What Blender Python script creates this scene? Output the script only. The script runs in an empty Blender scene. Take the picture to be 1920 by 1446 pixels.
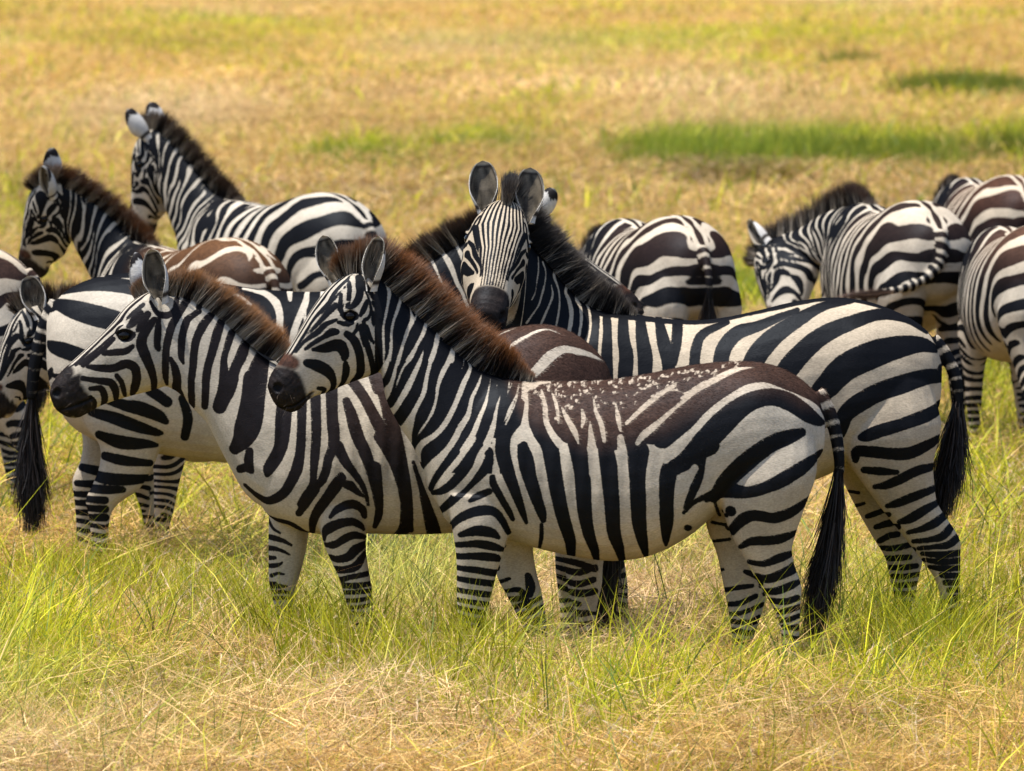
import bpy, math, random
import numpy as np
from mathutils import Vector, Matrix

# ---------------------------------------------------------------- camera, sky, sun, exposure
F = 14400.0            # focal length in pixels of a 1920 px wide frame (270 mm lens on 36 mm)
H = 2.5                # eye height (open roof of a safari vehicle)
HOR = -60.0            # row of the horizon (above the frame)
TH = math.atan((723 - HOR) / F)
sc = bpy.context.scene
col = sc.collection
cam_d = bpy.data.cameras.new('camera'); cam = bpy.data.objects.new('camera', cam_d); col.objects.link(cam)
cam_d.sensor_width = 36; cam_d.lens = 270
cam_d.clip_start = 0.5; cam_d.clip_end = 9000
cam.location = (0, 0, H); cam.rotation_euler = (math.radians(90) - TH, 0, 0)
cam_d.dof.use_dof = True; cam_d.dof.focus_distance = 26.8; cam_d.dof.aperture_fstop = 9.0
sc.camera = cam
SUN = Vector((-0.30, -0.07, 0.95)).normalized()
world = bpy.data.worlds.new("World"); sc.world = world; world.use_nodes = True
wn = world.node_tree.nodes; wl = world.node_tree.links
sky = wn.new('ShaderNodeTexSky'); sky.sky_type = 'NISHITA'; sky.sun_disc = False
sky.sun_elevation = math.asin(SUN.z); sky.sun_rotation = math.atan2(SUN.x, SUN.y)
bgn = wn['Background']; bgn.inputs[1].default_value = 0.15
wl.new(sky.outputs[0], bgn.inputs[0])
sd = bpy.data.lights.new('sun', 'SUN'); sd.energy = 5.0; sd.angle = math.radians(0.5); sd.color = (1, 0.95, 0.86)
so = bpy.data.objects.new('sun', sd); col.objects.link(so)
so.rotation_euler = SUN.to_track_quat('Z', 'Y').to_euler()
sc.view_settings.view_transform = 'Standard'; sc.view_settings.look = 'None'
sc.view_settings.exposure = 0.45; sc.view_settings.gamma = 1
sc.cycles.max_bounces = 8; sc.cycles.diffuse_bounces = 4; sc.cycles.transparent_max_bounces = 4
sc.cycles.use_denoising = True

rng = np.random.default_rng(7)

def ground_px(px, py):
    """where the sight line through a picture point meets the ground (flat plain)"""
    d = F * H / (py - HOR)
    return d * (px - 960) / F, d

# ---------------------------------------------------------------- mesh helpers
def mk_mesh(name, V, faces_list, attrs=None, smooth=True):
    """faces_list: list of (n,k) int arrays; attrs: {name:(type,array)}"""
    me = bpy.data.meshes.new(name)
    nv = len(V)
    me.vertices.add(nv); me.vertices.foreach_set('co', np.ascontiguousarray(V, np.float32).ravel())
    loops = np.concatenate([f.ravel() for f in faces_list]).astype(np.int32)
    tot = np.concatenate([np.full(len(f), f.shape[1], np.int32) for f in faces_list])
    start = np.concatenate([[0], np.cumsum(tot)[:-1]]).astype(np.int32)
    me.loops.add(len(loops)); me.loops.foreach_set('vertex_index', loops)
    me.polygons.add(len(tot)); me.polygons.foreach_set('loop_start', start); me.polygons.foreach_set('loop_total', tot)
    if smooth: me.polygons.foreach_set('use_smooth', np.ones(len(tot), bool))
    me.update(calc_edges=True)
    for k, (t, a) in (attrs or {}).items():
        at = me.attributes.new(k, t, 'POINT')
        a = np.ascontiguousarray(a, np.float32)
        if t == 'FLOAT': at.data.foreach_set('value', a)
        else:
            if a.shape[1] == 3: a = np.hstack([a, np.ones((len(a), 1), np.float32)])
            at.data.foreach_set('color', np.ascontiguousarray(a, np.float32).ravel())
    return me

def add(name, data, parent=None, mat=None, **props):
    o = bpy.data.objects.new(name, data); col.objects.link(o)
    if parent is not None: o.parent = parent
    if mat is not None: data.materials.append(mat)
    for k, v in props.items(): o[k] = v
    return o

def blades(root, dirv, length, width, bend, nseg=2, side=None):
    """tapered curved blades; returns V, quads, tris, t (0 root..1 tip), index of blade"""
    n = len(root)
    dirv = dirv / np.linalg.norm(dirv, axis=1, keepdims=True)
    if side is None:
        side = rng.normal(size=(n, 3))
    side = np.cross(dirv, side); side /= np.linalg.norm(side, axis=1, keepdims=True) + 1e-9
    P = []; T = []
    for k in range(nseg):
        t = k / nseg
        c = root + dirv * (length * t)[:, None] + bend * (length * t * t)[:, None]
        w = (width * (1 - 0.35 * t) * 0.5)[:, None]
        P += [c - side * w, c + side * w]; T += [t, t]
    P.append(root + dirv * length[:, None] + bend * length[:, None]); T.append(1.0)
    m = 2 * nseg + 1
    V = np.stack(P, 1).reshape(-1, 3)
    base = (np.arange(n) * m)[:, None]
    quads = [base + np.array([2 * k, 2 * k + 1, 2 * k + 3, 2 * k + 2]) for k in range(nseg - 1)]
    tris = base + np.array([2 * nseg - 2, 2 * nseg - 1, 2 * nseg])
    T = np.tile(np.array(T), n)
    I = np.repeat(np.arange(n), m)
    return V, (np.concatenate(quads) if quads else np.zeros((0, 4), int)), tris, T, I

# ---------------------------------------------------------------- materials
def nodes_of(m):
    m.use_nodes = True
    return m.node_tree.nodes, m.node_tree.links

def coat_material(name, rough=0.55, fuzz=0.0045):
    m = bpy.data.materials.new(name); N, L = nodes_of(m)
    b = N['Principled BSDF']
    st = N.new('ShaderNodeAttribute'); st.attribute_name = 'st'
    lt = N.new('ShaderNodeAttribute'); lt.attribute_name = 'lt'
    dk = N.new('ShaderNodeAttribute'); dk.attribute_name = 'dk'
    tc = N.new('ShaderNodeTexCoord')
    n1 = N.new('ShaderNodeTexNoise'); n1.inputs['Scale'].default_value = 260; n1.inputs['Detail'].default_value = 2
    n2 = N.new('ShaderNodeTexNoise'); n2.inputs['Scale'].default_value = 22; n2.inputs['Detail'].default_value = 3
    n3 = N.new('ShaderNodeTexNoise'); n3.inputs['Scale'].default_value = 7; n3.inputs['Detail'].default_value = 5
    mp = N.new('ShaderNodeMapping'); mp.inputs['Scale'].default_value = (0.35, 1, 1)
    L.new(tc.outputs['Object'], mp.inputs[0])
    L.new(mp.outputs[0], n1.inputs['Vector'])
    for n in (n2, n3): L.new(tc.outputs['Object'], n.inputs['Vector'])
    def math_(op, a, b_=None, c=None):
        q = N.new('ShaderNodeMath'); q.operation = op
        for i, v in enumerate((a, b_, c)):
            if v is None: continue
            if isinstance(v, (int, float)): q.inputs[i].default_value = v
            else: L.new(v, q.inputs[i])
        return q.outputs[0]
    w1 = math_('MULTIPLY_ADD', n1.outputs['Fac'], fuzz, -fuzz / 2)
    w2 = math_('MULTIPLY_ADD', n2.outputs['Fac'], 0.004, -0.002)
    s = math_('ADD', math_('ADD', st.outputs['Fac'], w1), w2)
    mr = N.new('ShaderNodeMapRange'); mr.interpolation_type = 'SMOOTHSTEP'
    mr.inputs['From Min'].default_value = -0.0019; mr.inputs['From Max'].default_value = 0.0019
    L.new(s, mr.inputs['Value'])
    mix = N.new('ShaderNodeMix'); mix.data_type = 'RGBA'
    L.new(mr.outputs[0], mix.inputs[0]); L.new(dk.outputs['Color'], mix.inputs[6]); L.new(lt.outputs['Color'], mix.inputs[7])
    # dust and hair grain
    r3 = N.new('ShaderNodeMapRange'); r3.inputs['To Min'].default_value = 0.80; r3.inputs['To Max'].default_value = 1.12
    r3.inputs['From Min'].default_value = 0.3; r3.inputs['From Max'].default_value = 0.7
    L.new(n3.outputs['Fac'], r3.inputs['Value'])
    r1 = N.new('ShaderNodeMapRange'); r1.inputs['To Min'].default_value = 0.82; r1.inputs['To Max'].default_value = 1.12
    r1.inputs['From Min'].default_value = 0.3; r1.inputs['From Max'].default_value = 0.7
    L.new(n1.outputs['Fac'], r1.inputs['Value'])
    g = math_('MULTIPLY', r3.outputs[0], r1.outputs[0])
    mul = N.new('ShaderNodeVectorMath'); mul.operation = 'SCALE'
    L.new(mix.outputs[2], mul.inputs[0]); L.new(g, mul.inputs['Scale'])
    bp = N.new('ShaderNodeBump'); bp.inputs['Strength'].default_value = 0.35; bp.inputs['Distance'].default_value = 0.002
    L.new(n1.outputs['Fac'], bp.inputs['Height'])
    bp2 = N.new('ShaderNodeBump'); bp2.inputs['Strength'].default_value = 0.5; bp2.inputs['Distance'].default_value = 0.012
    L.new(n3.outputs['Fac'], bp2.inputs['Height']); L.new(bp.outputs[0], bp2.inputs['Normal'])
    N.remove(b)
    df = N.new('ShaderNodeBsdfDiffuse'); gl_ = N.new('ShaderNodeBsdfGlossy'); gl_.inputs['Roughness'].default_value = rough
    gl_.inputs['Color'].default_value = (.8, .88, 1, 1)
    ms = N.new('ShaderNodeMixShader'); ms.inputs[0].default_value = .010
    L.new(mul.outputs[0], df.inputs['Color']); L.new(bp2.outputs[0], df.inputs['Normal']); L.new(bp2.outputs[0], gl_.inputs['Normal'])
    L.new(df.outputs[0], ms.inputs[1]); L.new(gl_.outputs[0], ms.inputs[2]); L.new(ms.outputs[0], N['Material Output'].inputs[0])
    return m

def hair_material(name, rough=0.5):
    m = bpy.data.materials.new(name); N, L = nodes_of(m)
    b = N['Principled BSDF']; a = N.new('ShaderNodeAttribute'); a.attribute_name = 'hc'
    L.new(a.outputs['Color'], b.inputs['Base Color'])
    b.inputs['Roughness'].default_value = rough; b.inputs['Specular IOR Level'].default_value = 0.35
    tr = N.new('ShaderNodeBsdfTranslucent'); L.new(a.outputs['Color'], tr.inputs['Color'])
    mx = N.new('ShaderNodeMixShader'); mx.inputs[0].default_value = 0.3
    L.new(b.outputs[0], mx.inputs[1]); L.new(tr.outputs[0], mx.inputs[2])
    L.new(mx.outputs[0], N['Material Output'].inputs[0])
    return m

def simple_material(name, c, rough=0.5, spec=0.5):
    m = bpy.data.materials.new(name); N, L = nodes_of(m); b = N['Principled BSDF']
    n = N.new('ShaderNodeTexNoise'); n.inputs['Scale'].default_value = 40
    r = N.new('ShaderNodeMix'); r.data_type = 'RGBA'
    r.inputs[6].default_value = (*[x * 0.75 for x in c], 1); r.inputs[7].default_value = (*[min(1, x * 1.25) for x in c], 1)
    L.new(n.outputs['Fac'], r.inputs[0]); L.new(r.outputs[2], b.inputs['Base Color'])
    b.inputs['Roughness'].default_value = rough; b.inputs['Specular IOR Level'].default_value = spec
    return m

M_COAT = coat_material('zebra_coat')
M_HAIR = hair_material('zebra_hair')
M_EYE = simple_material('zebra_eye', (0.004, 0.003, 0.003), 0.22, 0.25)
# ---------------------------------------------------------------- plain and grass
def vnoise(x, y, s, seed):
    """smooth value noise 0..1"""
    x = x / s + seed * 17.3; y = y / s + seed * 9.1
    xi, yi = np.floor(x), np.floor(y); fx, fy = x - xi, y - yi
    def h(a, b): v = np.sin(a * 127.1 + b * 311.7 + seed * 3.3) * 43758.5453; return v - np.floor(v)
    fx = fx * fx * (3 - 2 * fx); fy = fy * fy * (3 - 2 * fy)
    return (h(xi, yi) * (1 - fx) + h(xi + 1, yi) * fx) * (1 - fy) + (h(xi, yi + 1) * (1 - fx) + h(xi + 1, yi + 1) * fx) * fy

# where the sward is greener (centre px, row, half sizes, strength), turned into places on the ground
GREEN = [(200, 1350, 220, 70, .8), (1560, 1390, 300, 50, .5), (900, 1360, 160, 40, .35), (120, 1290, 260, 110, .9), (480, 1130, 260, 80, .6), (640, 1180, 60, 60, .9), (800, 1180, 140, 80, .9), (180, 920, 200, 100, .55), (380, 900, 120, 90, .5),
         (1750, 1250, 220, 110, .9), (1500, 1300, 120, 60, .5), (1350, 1060, 100, 60, .6), (1850, 1000, 80, 160, .6), (1620, 1150, 80, 50, .8), (1180, 1400, 150, 60, .4),
         (1500, 285, 270, 26, .95), (1270, 285, 90, 20, .9), (1600, 300, 120, 18, .6), (1400, 240, 230, 36, .45), (1820, 158, 110, 18, .9), (1900, 280, 50, 30, 1.2), (660, 290, 100, 20, .9), (900, 268, 100, 24, .9), (560, 210, 60, 60, .3),
         (960, 80, 500, 28, .7), (1250, 20, 400, 14, .5), (700, 130, 300, 20, .35), (250, 85, 320, 24, .5), (1600, 70, 400, 20, .4), (1390, 570, 60, 40, 1.3), (380, 460, 90, 60, .7), (30, 400, 60, 90, .35), (1860, 800, 120, 120, .6), (440, 50, 200, 20, .4), (1000, 210, 130, 30, .35)]
PINK = [(330, 1190, 130, 50, .9), (750, 1400, 300, 60, .8), (1200, 1250, 240, 90, .7), (1100, 1420, 160, 40, .6), (1100, 165, 400, 22, .6), (1400, 320, 200, 30, .5), (400, 200, 400, 40, .3), (1500, 1440, 200, 30, .6)]
DARK = [(1370, 330, 120, 20, 1.2), (1330, 352, 60, 10, .8), (1210, 312, 60, 12, .9), (1620, 318, 90, 10, .9), (1820, 168, 120, 12, .9), (1330, 1190, 120, 70, .5), (330, 1380, 60, 40, .4), (1560, 300, 120, 14, .5)]
TUFTS = [(190, 1140, 70, 260, .34), (1690, 1290, 60, 260, .40), (1790, 1295, 40, 200, .42), (530, 1285, 45, 320, .44), (650, 1300, 45, 340, .44), (870, 1325, 60, 460, .46), (820, 1390, 90, 200, .3), (1000, 1400, 120, 120, .24), (300, 1360, 160, 300, .3), (1300, 1410, 160, 160, .24), (760, 1330, 60, 300, .3), (950, 1340, 50, 120, .26), (1400, 1340, 20, 40, .26), (1750, 1290, 80, 260, .3), (1860, 1300, 60, 260, .32), (1600, 1310, 80, 160, .24), (300, 1180, 110, 420, .34), (130, 1150, 90, 300, .34), (430, 1210, 90, 300, .3), (1900, 1200, 40, 160, .34), (1360, 1250, 40, 120, .32), (560, 1400, 100, 160, .22), (1700, 1420, 160, 260, .26), (200, 1440, 160, 300, .26), (1180, 1445, 60, 100, .28), (40, 1330, 60, 160, .3), (60, 1010, 60, 200, .3), (330, 1010, 60, 200, .3)]
def blob(px, py, L):
    v = np.zeros(len(px))
    for cx, cy, sx, sy, k in L: v += k * np.exp(-((px - cx) / sx) ** 2 - ((py - cy) / sy) ** 2)
    return v
def sward(x, y):
    """greenness, paleness, darkness of the sward at ground places"""
    py = HOR + F * H / y; px = 960 + F * x / y
    s = np.maximum(y / 26, 1) ** 1.3
    n = vnoise(x / s, y / s / 3, .55, 1) * .6 + vnoise(x / s, y / s / 3, .2, 2) * .4
    g = np.clip(blob(px, py, GREEN) * (.55 + .9 * n) + (n - .62) * .9, 0, 1.2)
    return g, blob(px, py, PINK), blob(px, py, DARK), n

def grass_colors(x, y, n, r, upright):
    g, pk, dk, nn = sward(x, y)
    isg = r.uniform(size=n) < np.clip(g * (1.0 if upright else .5) + (.19 if upright else .10) * np.interp(y, [26, 60, 120], [1, .7, .45]), 0, .94)
    a = r.uniform(size=n)[:, None]; b = r.uniform(size=n)[:, None]
    straw = (np.array([.76, .45, .115]) * (1 - a) + np.array([.94, .67, .27]) * a) * np.interp(y, [24, 45, 90], [1, .93, .82])[:, None]
    straw = straw * (1 - np.clip(pk, 0, 1)[:, None] * .7) + np.array([1.0, .70, .44]) * np.clip(pk, 0, 1)[:, None] * .7
    straw = np.where(b < .2, np.array([.42, .22, .08]), straw)
    green = np.array([.34, .39, .010]) * (1 - a) + np.array([.74, .66, .03]) * a
    green = np.where(b < .2, np.array([.14, .21, .03]), green)
    c = np.where(isg[:, None], green, straw) * (.48 + .8 * r.beta(2, 1.6, n))[:, None]
    c *= (1 - .55 * np.clip(dk, 0, 1))[:, None]
    k = np.maximum(y / 26, 1) ** .8
    m1 = vnoise(x / k, y / k / 3.5, 1.3, 21); m2 = vnoise(x / k, y / k / 3, .4, 22)
    c *= (.86 + .36 * m1 + .20 * m2)[:, None]
    t_ = np.clip((m1 - .55) * 3, 0, 1)[:, None] * .35
    c = c * (1 - t_) + (c.mean(1, keepdims=True) * np.array([[1.15, 1.0, .72]])) * t_
    return c, isg

def scatter(y0, y1, dens, r, marg=1.35):
    """points in the wedge of ground the lens and its neighbourhood can see"""
    k = 1920 / F * marg
    area = k * (y1 * y1 - y0 * y0) / 2; n = int(area * dens)
    y = np.sqrt(r.uniform(y0 * y0, y1 * y1, n)); x = (r.uniform(-.5, .5, n)) * k * y
    return x, y, n

def grass_object():
    r = np.random.default_rng(11)
    VV, QQ, TT, CC = [], [], [], []; off = 0
    def put(x, y, z, dr, ln, wd, bend, c, nseg, side=None):
        nonlocal off
        V, q, t, tt, bi = blades(np.stack([x, y, z], 1), dr, ln, wd, bend, nseg, side)
        VV.append(V); QQ.append(q + off); TT.append(t + off); off += len(V)
        CC.append(c[bi] * (.62 + .45 * tt)[:, None] if False else c[bi])
    for y0, y1, du, dt, wk, hk in ((22.3, 31, 1900, 4200, 1.0, 1.22), (31, 46, 800, 1700, 1.6, 1.2), (46, 75, 210, 300, 2.8, 1.15), (75, 140, 60, 80, 5.0, 1.3), (140, 330, 14, 16, 10, 1.5), (330, 700, 2.5, 2.5, 22, 1.8)):
        # upright blades, in loose tufts
        x, y, n = scatter(y0, y1, du, r)
        nt = max(n // 14, 1); ti = r.integers(0, nt, n); m = r.uniform(size=n) < .6
        x = np.where(m, x[ti] + r.normal(size=n) * .035 * wk ** .5, x); y = np.where(m, y[ti] + r.normal(size=n) * .035 * wk ** .5, y)
        y = np.clip(y, 20, 900)
        c, isg = grass_colors(x, y, n, r, True)
        h = r.gamma(5, .032, n) * np.where(isg, 1.2, .95) * hk * (.35 + 1.15 * vnoise(x, y, .7 * wk, 5))
        q_ = np.where(isg, .2, .42); e_ = np.where(isg, .33, .65)
        dr = np.stack([r.normal(size=n) * q_, r.normal(size=n) * q_, np.ones(n)], 1)
        be = np.stack([r.normal(size=n) * e_ + .1, r.normal(size=n) * e_, -r.uniform(.05, 1, n) * e_], 1)
        put(x, y, np.full(n, -.01), dr, np.clip(h, .06, .48 * hk), r.uniform(.0020, .0050, n) * wk * np.where(isg, 1.35, 1), be, c, 3 if y0 < 40 else 2)
        # tangle of dry stems lying across one another
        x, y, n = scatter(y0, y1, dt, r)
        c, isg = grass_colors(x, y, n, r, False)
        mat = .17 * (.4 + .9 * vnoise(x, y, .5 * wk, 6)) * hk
        z = r.uniform(0, 1, n); c = c * (.45 + .65 * z)[:, None] * np.array([1, .93 , .85]) ** (1 - z)[:, None]; z = z * mat  # lower stems: old brown thatch, with shade between stems painted into the colour
        dr = np.stack([r.normal(size=n), r.normal(size=n), r.normal(size=n) * .4 + .35], 1)
        be = r.normal(size=(n, 3)) * np.array([.8, .8, .5])
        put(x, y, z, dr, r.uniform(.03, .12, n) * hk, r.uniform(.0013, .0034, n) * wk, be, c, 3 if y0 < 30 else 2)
    # tall fresh tufts
    for (px_, row, sx, n, hh) in TUFTS:
        gx_, gy_ = ground_px(px_, row); n = int(n * 2.4)
        k = np.maximum(n // 9, 1); cx_ = gx_ + r.normal(size=k) * sx / 540; cy_ = gy_ + r.normal(size=k) * .5
        ii_ = r.integers(0, k, n); x = cx_[ii_] + r.normal(size=n) * .03; y = cy_[ii_] + r.normal(size=n) * .04
        a = r.uniform(size=(n, 1)); c = (np.array([[.27, .34, .010]]) * (1 - a) + np.array([[.72, .64, .03]]) * a) * r.uniform(.35, 1.15, (n, 1))
        dr = np.stack([r.normal(size=n) * .17, r.normal(size=n) * .15, np.ones(n)], 1)
        be = np.stack([r.normal(size=n) * .28, r.normal(size=n) * .25, -r.uniform(.0, .25, n)], 1)
        put(x, y, np.full(n, -.01), dr, r.uniform(.45, 1.1, n) * hh, r.uniform(.0030, .0065, n), be, c, 3)
    # green tussocks out on the plain
    for (xa, xb, ra, rb, k, hh, dkk) in ((1185, 1500, 292, 320, 60, .42, 1), (1480, 1790, 296, 322, 60, .40, .8), (1250, 1600, 262, 290, 26, .35, 1.1), (1700, 1925, 172, 186, 60, .45, .6), (1880, 1925, 296, 306, 8, .5, .6), (590, 790, 300, 314, 14, .30, 1), (810, 990, 280, 296, 14, .30, 1), (1370, 1400, 560, 585, 12, .3, 1.1), (1300, 1480, 340, 352, 14, .25, .45), (1580, 1610, 120, 122, 4, .5, .6)):
        for _ in range(k):
            gx_, gy_ = ground_px(r.uniform(xa, xb), r.uniform(ra, rb)); wk = gy_ / 26; n = 90
            x = gx_ + r.normal(size=n) * .09 * wk ** .7; y = gy_ + r.normal(size=n) * .25 * wk ** .7
            a = r.uniform(size=(n, 1)); c = (np.array([[.17, .27, .02]]) * (1 - a) + np.array([[.50, .52, .04]]) * a) * r.uniform(.5, 1.1, (n, 1)) * dkk
            if dkk < .5: c = c * np.array([1.5, .9, 1.2])
            put(x, y, np.zeros(n), np.stack([r.normal(size=n) * .3, r.normal(size=n) * .3, np.ones(n)], 1), r.uniform(.4, 1.1, n) * hh, r.uniform(.0022, .0042, n) * wk, r.normal(size=(n, 3)) * .2, c, 2)
    # long flowering stems with feathery heads
    for y0, y1, dn, wk in ((22.3, 40, 75, 1.0), (40, 90, 5, 2.2)):
        x, y, n = scatter(y0, y1, dn, r)
        c = np.array([[.85, .66, .45]]) * r.uniform(.6, 1.2, n)[:, None]; c = np.where(r.uniform(size=n)[:, None] < .3, np.array([[.30, .16, .08]]), c)
        L = r.uniform(.16, .36, n)
        dr = np.stack([r.normal(size=n) * .45, r.normal(size=n) * .3, np.ones(n)], 1)
        be = np.stack([r.normal(size=n) * .4, r.normal(size=n) * .4, -r.uniform(.1, .4, n)], 1)
        put(x, y, np.zeros(n), dr, L, np.full(n, .0022) * wk, be, c, 3)
        dn_ = dr / np.linalg.norm(dr, axis=1, keepdims=True)
        tipd = dn_ + 2 * be * 1.0; tipd /= np.linalg.norm(tipd, axis=1, keepdims=True)
        root = np.stack([x, y, np.zeros(n)], 1)
        K = 22
        kind = r.uniform(size=n) < .5
        for k in range(K):
            t = .72 + .28 * k / K
            pp = root + dn_ * (L * t)[:, None] + be * (L * t * t)[:, None]
            spread = np.where(kind, .9, .28)[:, None]
            dd = tipd + r.normal(size=(n, 3)) * spread
            put(pp[:, 0], pp[:, 1], pp[:, 2], dd, r.uniform(.012, .035, n) * np.where(kind, 1, .7), np.where(kind, .0011, .0026) * wk, np.zeros((n, 3)), c * 1.15, 1)
    return np.vstack(VV), np.vstack(QQ), np.vstack(TT), np.vstack(CC)

# ground sheet
gx = np.concatenate([-np.geomspace(3000, 60, 14), np.linspace(-50, 50, 161), np.geomspace(60, 3000, 14)])
gy = np.concatenate([[-300, -50, 0, 10, 16], np.linspace(20, 50, 121), np.linspace(51, 120, 90), np.geomspace(122, 6000, 60)])
XX, YY = np.meshgrid(gx, gy); x_, y_ = XX.ravel(), YY.ravel()
z_ = (vnoise(x_, y_, 1.1, 3) - .5) * .03 + (vnoise(x_, y_, .45, 4) - .5) * .02 - .012
nxg = len(gx); ii, jj = np.meshgrid(np.arange(len(gy) - 1), np.arange(nxg - 1), indexing='ij'); b0 = (ii * nxg + jj).ravel()
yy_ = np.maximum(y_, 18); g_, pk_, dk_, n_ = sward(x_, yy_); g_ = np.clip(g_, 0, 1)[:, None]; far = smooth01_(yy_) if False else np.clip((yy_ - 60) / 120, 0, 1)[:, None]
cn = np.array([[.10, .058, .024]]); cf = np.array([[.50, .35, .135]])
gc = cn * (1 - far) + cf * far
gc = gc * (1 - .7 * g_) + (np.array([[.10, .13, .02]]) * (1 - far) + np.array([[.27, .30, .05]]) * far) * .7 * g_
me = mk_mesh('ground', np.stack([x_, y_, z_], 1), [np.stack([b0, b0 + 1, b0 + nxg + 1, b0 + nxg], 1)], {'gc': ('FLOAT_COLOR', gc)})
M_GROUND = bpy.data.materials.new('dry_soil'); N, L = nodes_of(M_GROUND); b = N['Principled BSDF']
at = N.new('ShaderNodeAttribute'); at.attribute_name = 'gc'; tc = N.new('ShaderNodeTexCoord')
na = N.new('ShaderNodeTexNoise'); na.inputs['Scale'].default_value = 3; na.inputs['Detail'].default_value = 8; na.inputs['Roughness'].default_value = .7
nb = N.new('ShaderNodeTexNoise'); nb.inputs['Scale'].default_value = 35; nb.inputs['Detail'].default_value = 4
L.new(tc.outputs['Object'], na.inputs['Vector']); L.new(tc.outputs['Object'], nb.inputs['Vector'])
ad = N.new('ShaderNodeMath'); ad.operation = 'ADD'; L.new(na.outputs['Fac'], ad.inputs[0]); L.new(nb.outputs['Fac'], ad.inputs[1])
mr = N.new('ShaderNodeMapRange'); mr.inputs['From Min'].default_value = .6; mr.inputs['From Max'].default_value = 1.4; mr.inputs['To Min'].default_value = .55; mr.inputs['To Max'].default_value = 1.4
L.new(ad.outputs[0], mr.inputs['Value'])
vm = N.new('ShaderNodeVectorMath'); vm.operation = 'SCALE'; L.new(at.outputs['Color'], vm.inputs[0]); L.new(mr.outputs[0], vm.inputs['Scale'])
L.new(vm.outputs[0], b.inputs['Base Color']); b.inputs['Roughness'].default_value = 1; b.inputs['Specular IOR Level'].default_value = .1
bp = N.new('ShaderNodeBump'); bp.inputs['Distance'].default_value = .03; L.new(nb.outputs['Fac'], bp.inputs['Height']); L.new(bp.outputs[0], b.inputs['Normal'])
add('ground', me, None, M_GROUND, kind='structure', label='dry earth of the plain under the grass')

M_GRASS = bpy.data.materials.new('grass_blade'); N, L = nodes_of(M_GRASS); b = N['Principled BSDF']
at = N.new('ShaderNodeAttribute'); at.attribute_name = 'hc'
L.new(at.outputs['Color'], b.inputs['Base Color']); b.inputs['Roughness'].default_value = .55; b.inputs['Specular IOR Level'].default_value = .3
tr = N.new('ShaderNodeBsdfTranslucent'); L.new(at.outputs['Color'], tr.inputs['Color'])
mx = N.new('ShaderNodeMixShader'); mx.inputs[0].default_value = .3
L.new(b.outputs[0], mx.inputs[1]); L.new(tr.outputs[0], mx.inputs[2]); L.new(mx.outputs[0], N['Material Output'].inputs[0])
V, Q, T, C = grass_object()
me = mk_mesh('grass', V, [Q, T], {'hc': ('FLOAT_COLOR', C)}, smooth=False)
add('grass', me, None, M_GRASS, kind='stuff', label='dry straw and green savanna grass covering the plain', category='grass')
# ---------------------------------------------------------------- coat patterns and outlines
# Flank coordinates of one animal: each sheet is (x0, y0, scale) so a mark "x,y,r" sits at x0+x/scale, y0+y/scale.
SH = {'E': (760, 700, 3.175), 'C1': (0, 180, 3), 'C2': (0, 560, 3), 'C3': (480, 420, 3), 'C4': (720, 280, 3), 'C5': (1280, 300, 3),
      'C6': (760, 640, 3), 'C7': (1280, 640, 3), 'H1': (480, 420, 3.615), 'H2': (60, 440, 3.615),
      'D1': (480, 420, 6), 'D2': (680, 440, 6), 'D3': (680, 640, 6), 'D4': (280, 520, 6), 'D5': (420, 700, 6),
      'D6': (560, 680, 4.253), 'D7': (860, 480, 6), 'D8': (480, 940, 6), 'P': (0, 0, 1)}
def ops(txt):
    out = []
    for line in txt.strip().splitlines():
        line = line.split('#')[0].strip()
        if not line: continue
        sh, kind, rest = line.split(None, 2)
        x0, y0, s = SH[sh]
        for st in rest.split('/'):
            a = np.array([[float(v) for v in p.split(',')] for p in st.split()])
            b = a.copy(); b[:, 0] = x0 + a[:, 0] / s; b[:, 1] = y0 + a[:, 1] / s
            if b.shape[1] > 2: b[:, 2] = a[:, 2] / s
            out.append((kind, b))
    return out
def mapped(o, fx, fy, rs):
    r = []
    for k, b in o:
        c = b.copy(); c[:, 0] = fx(b[:, 0]); c[:, 1] = fy(b[:, 1])
        if c.shape[1] > 2: c[:, 2] = b[:, 2] * rs
        r.append((k, c))
    return r

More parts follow.
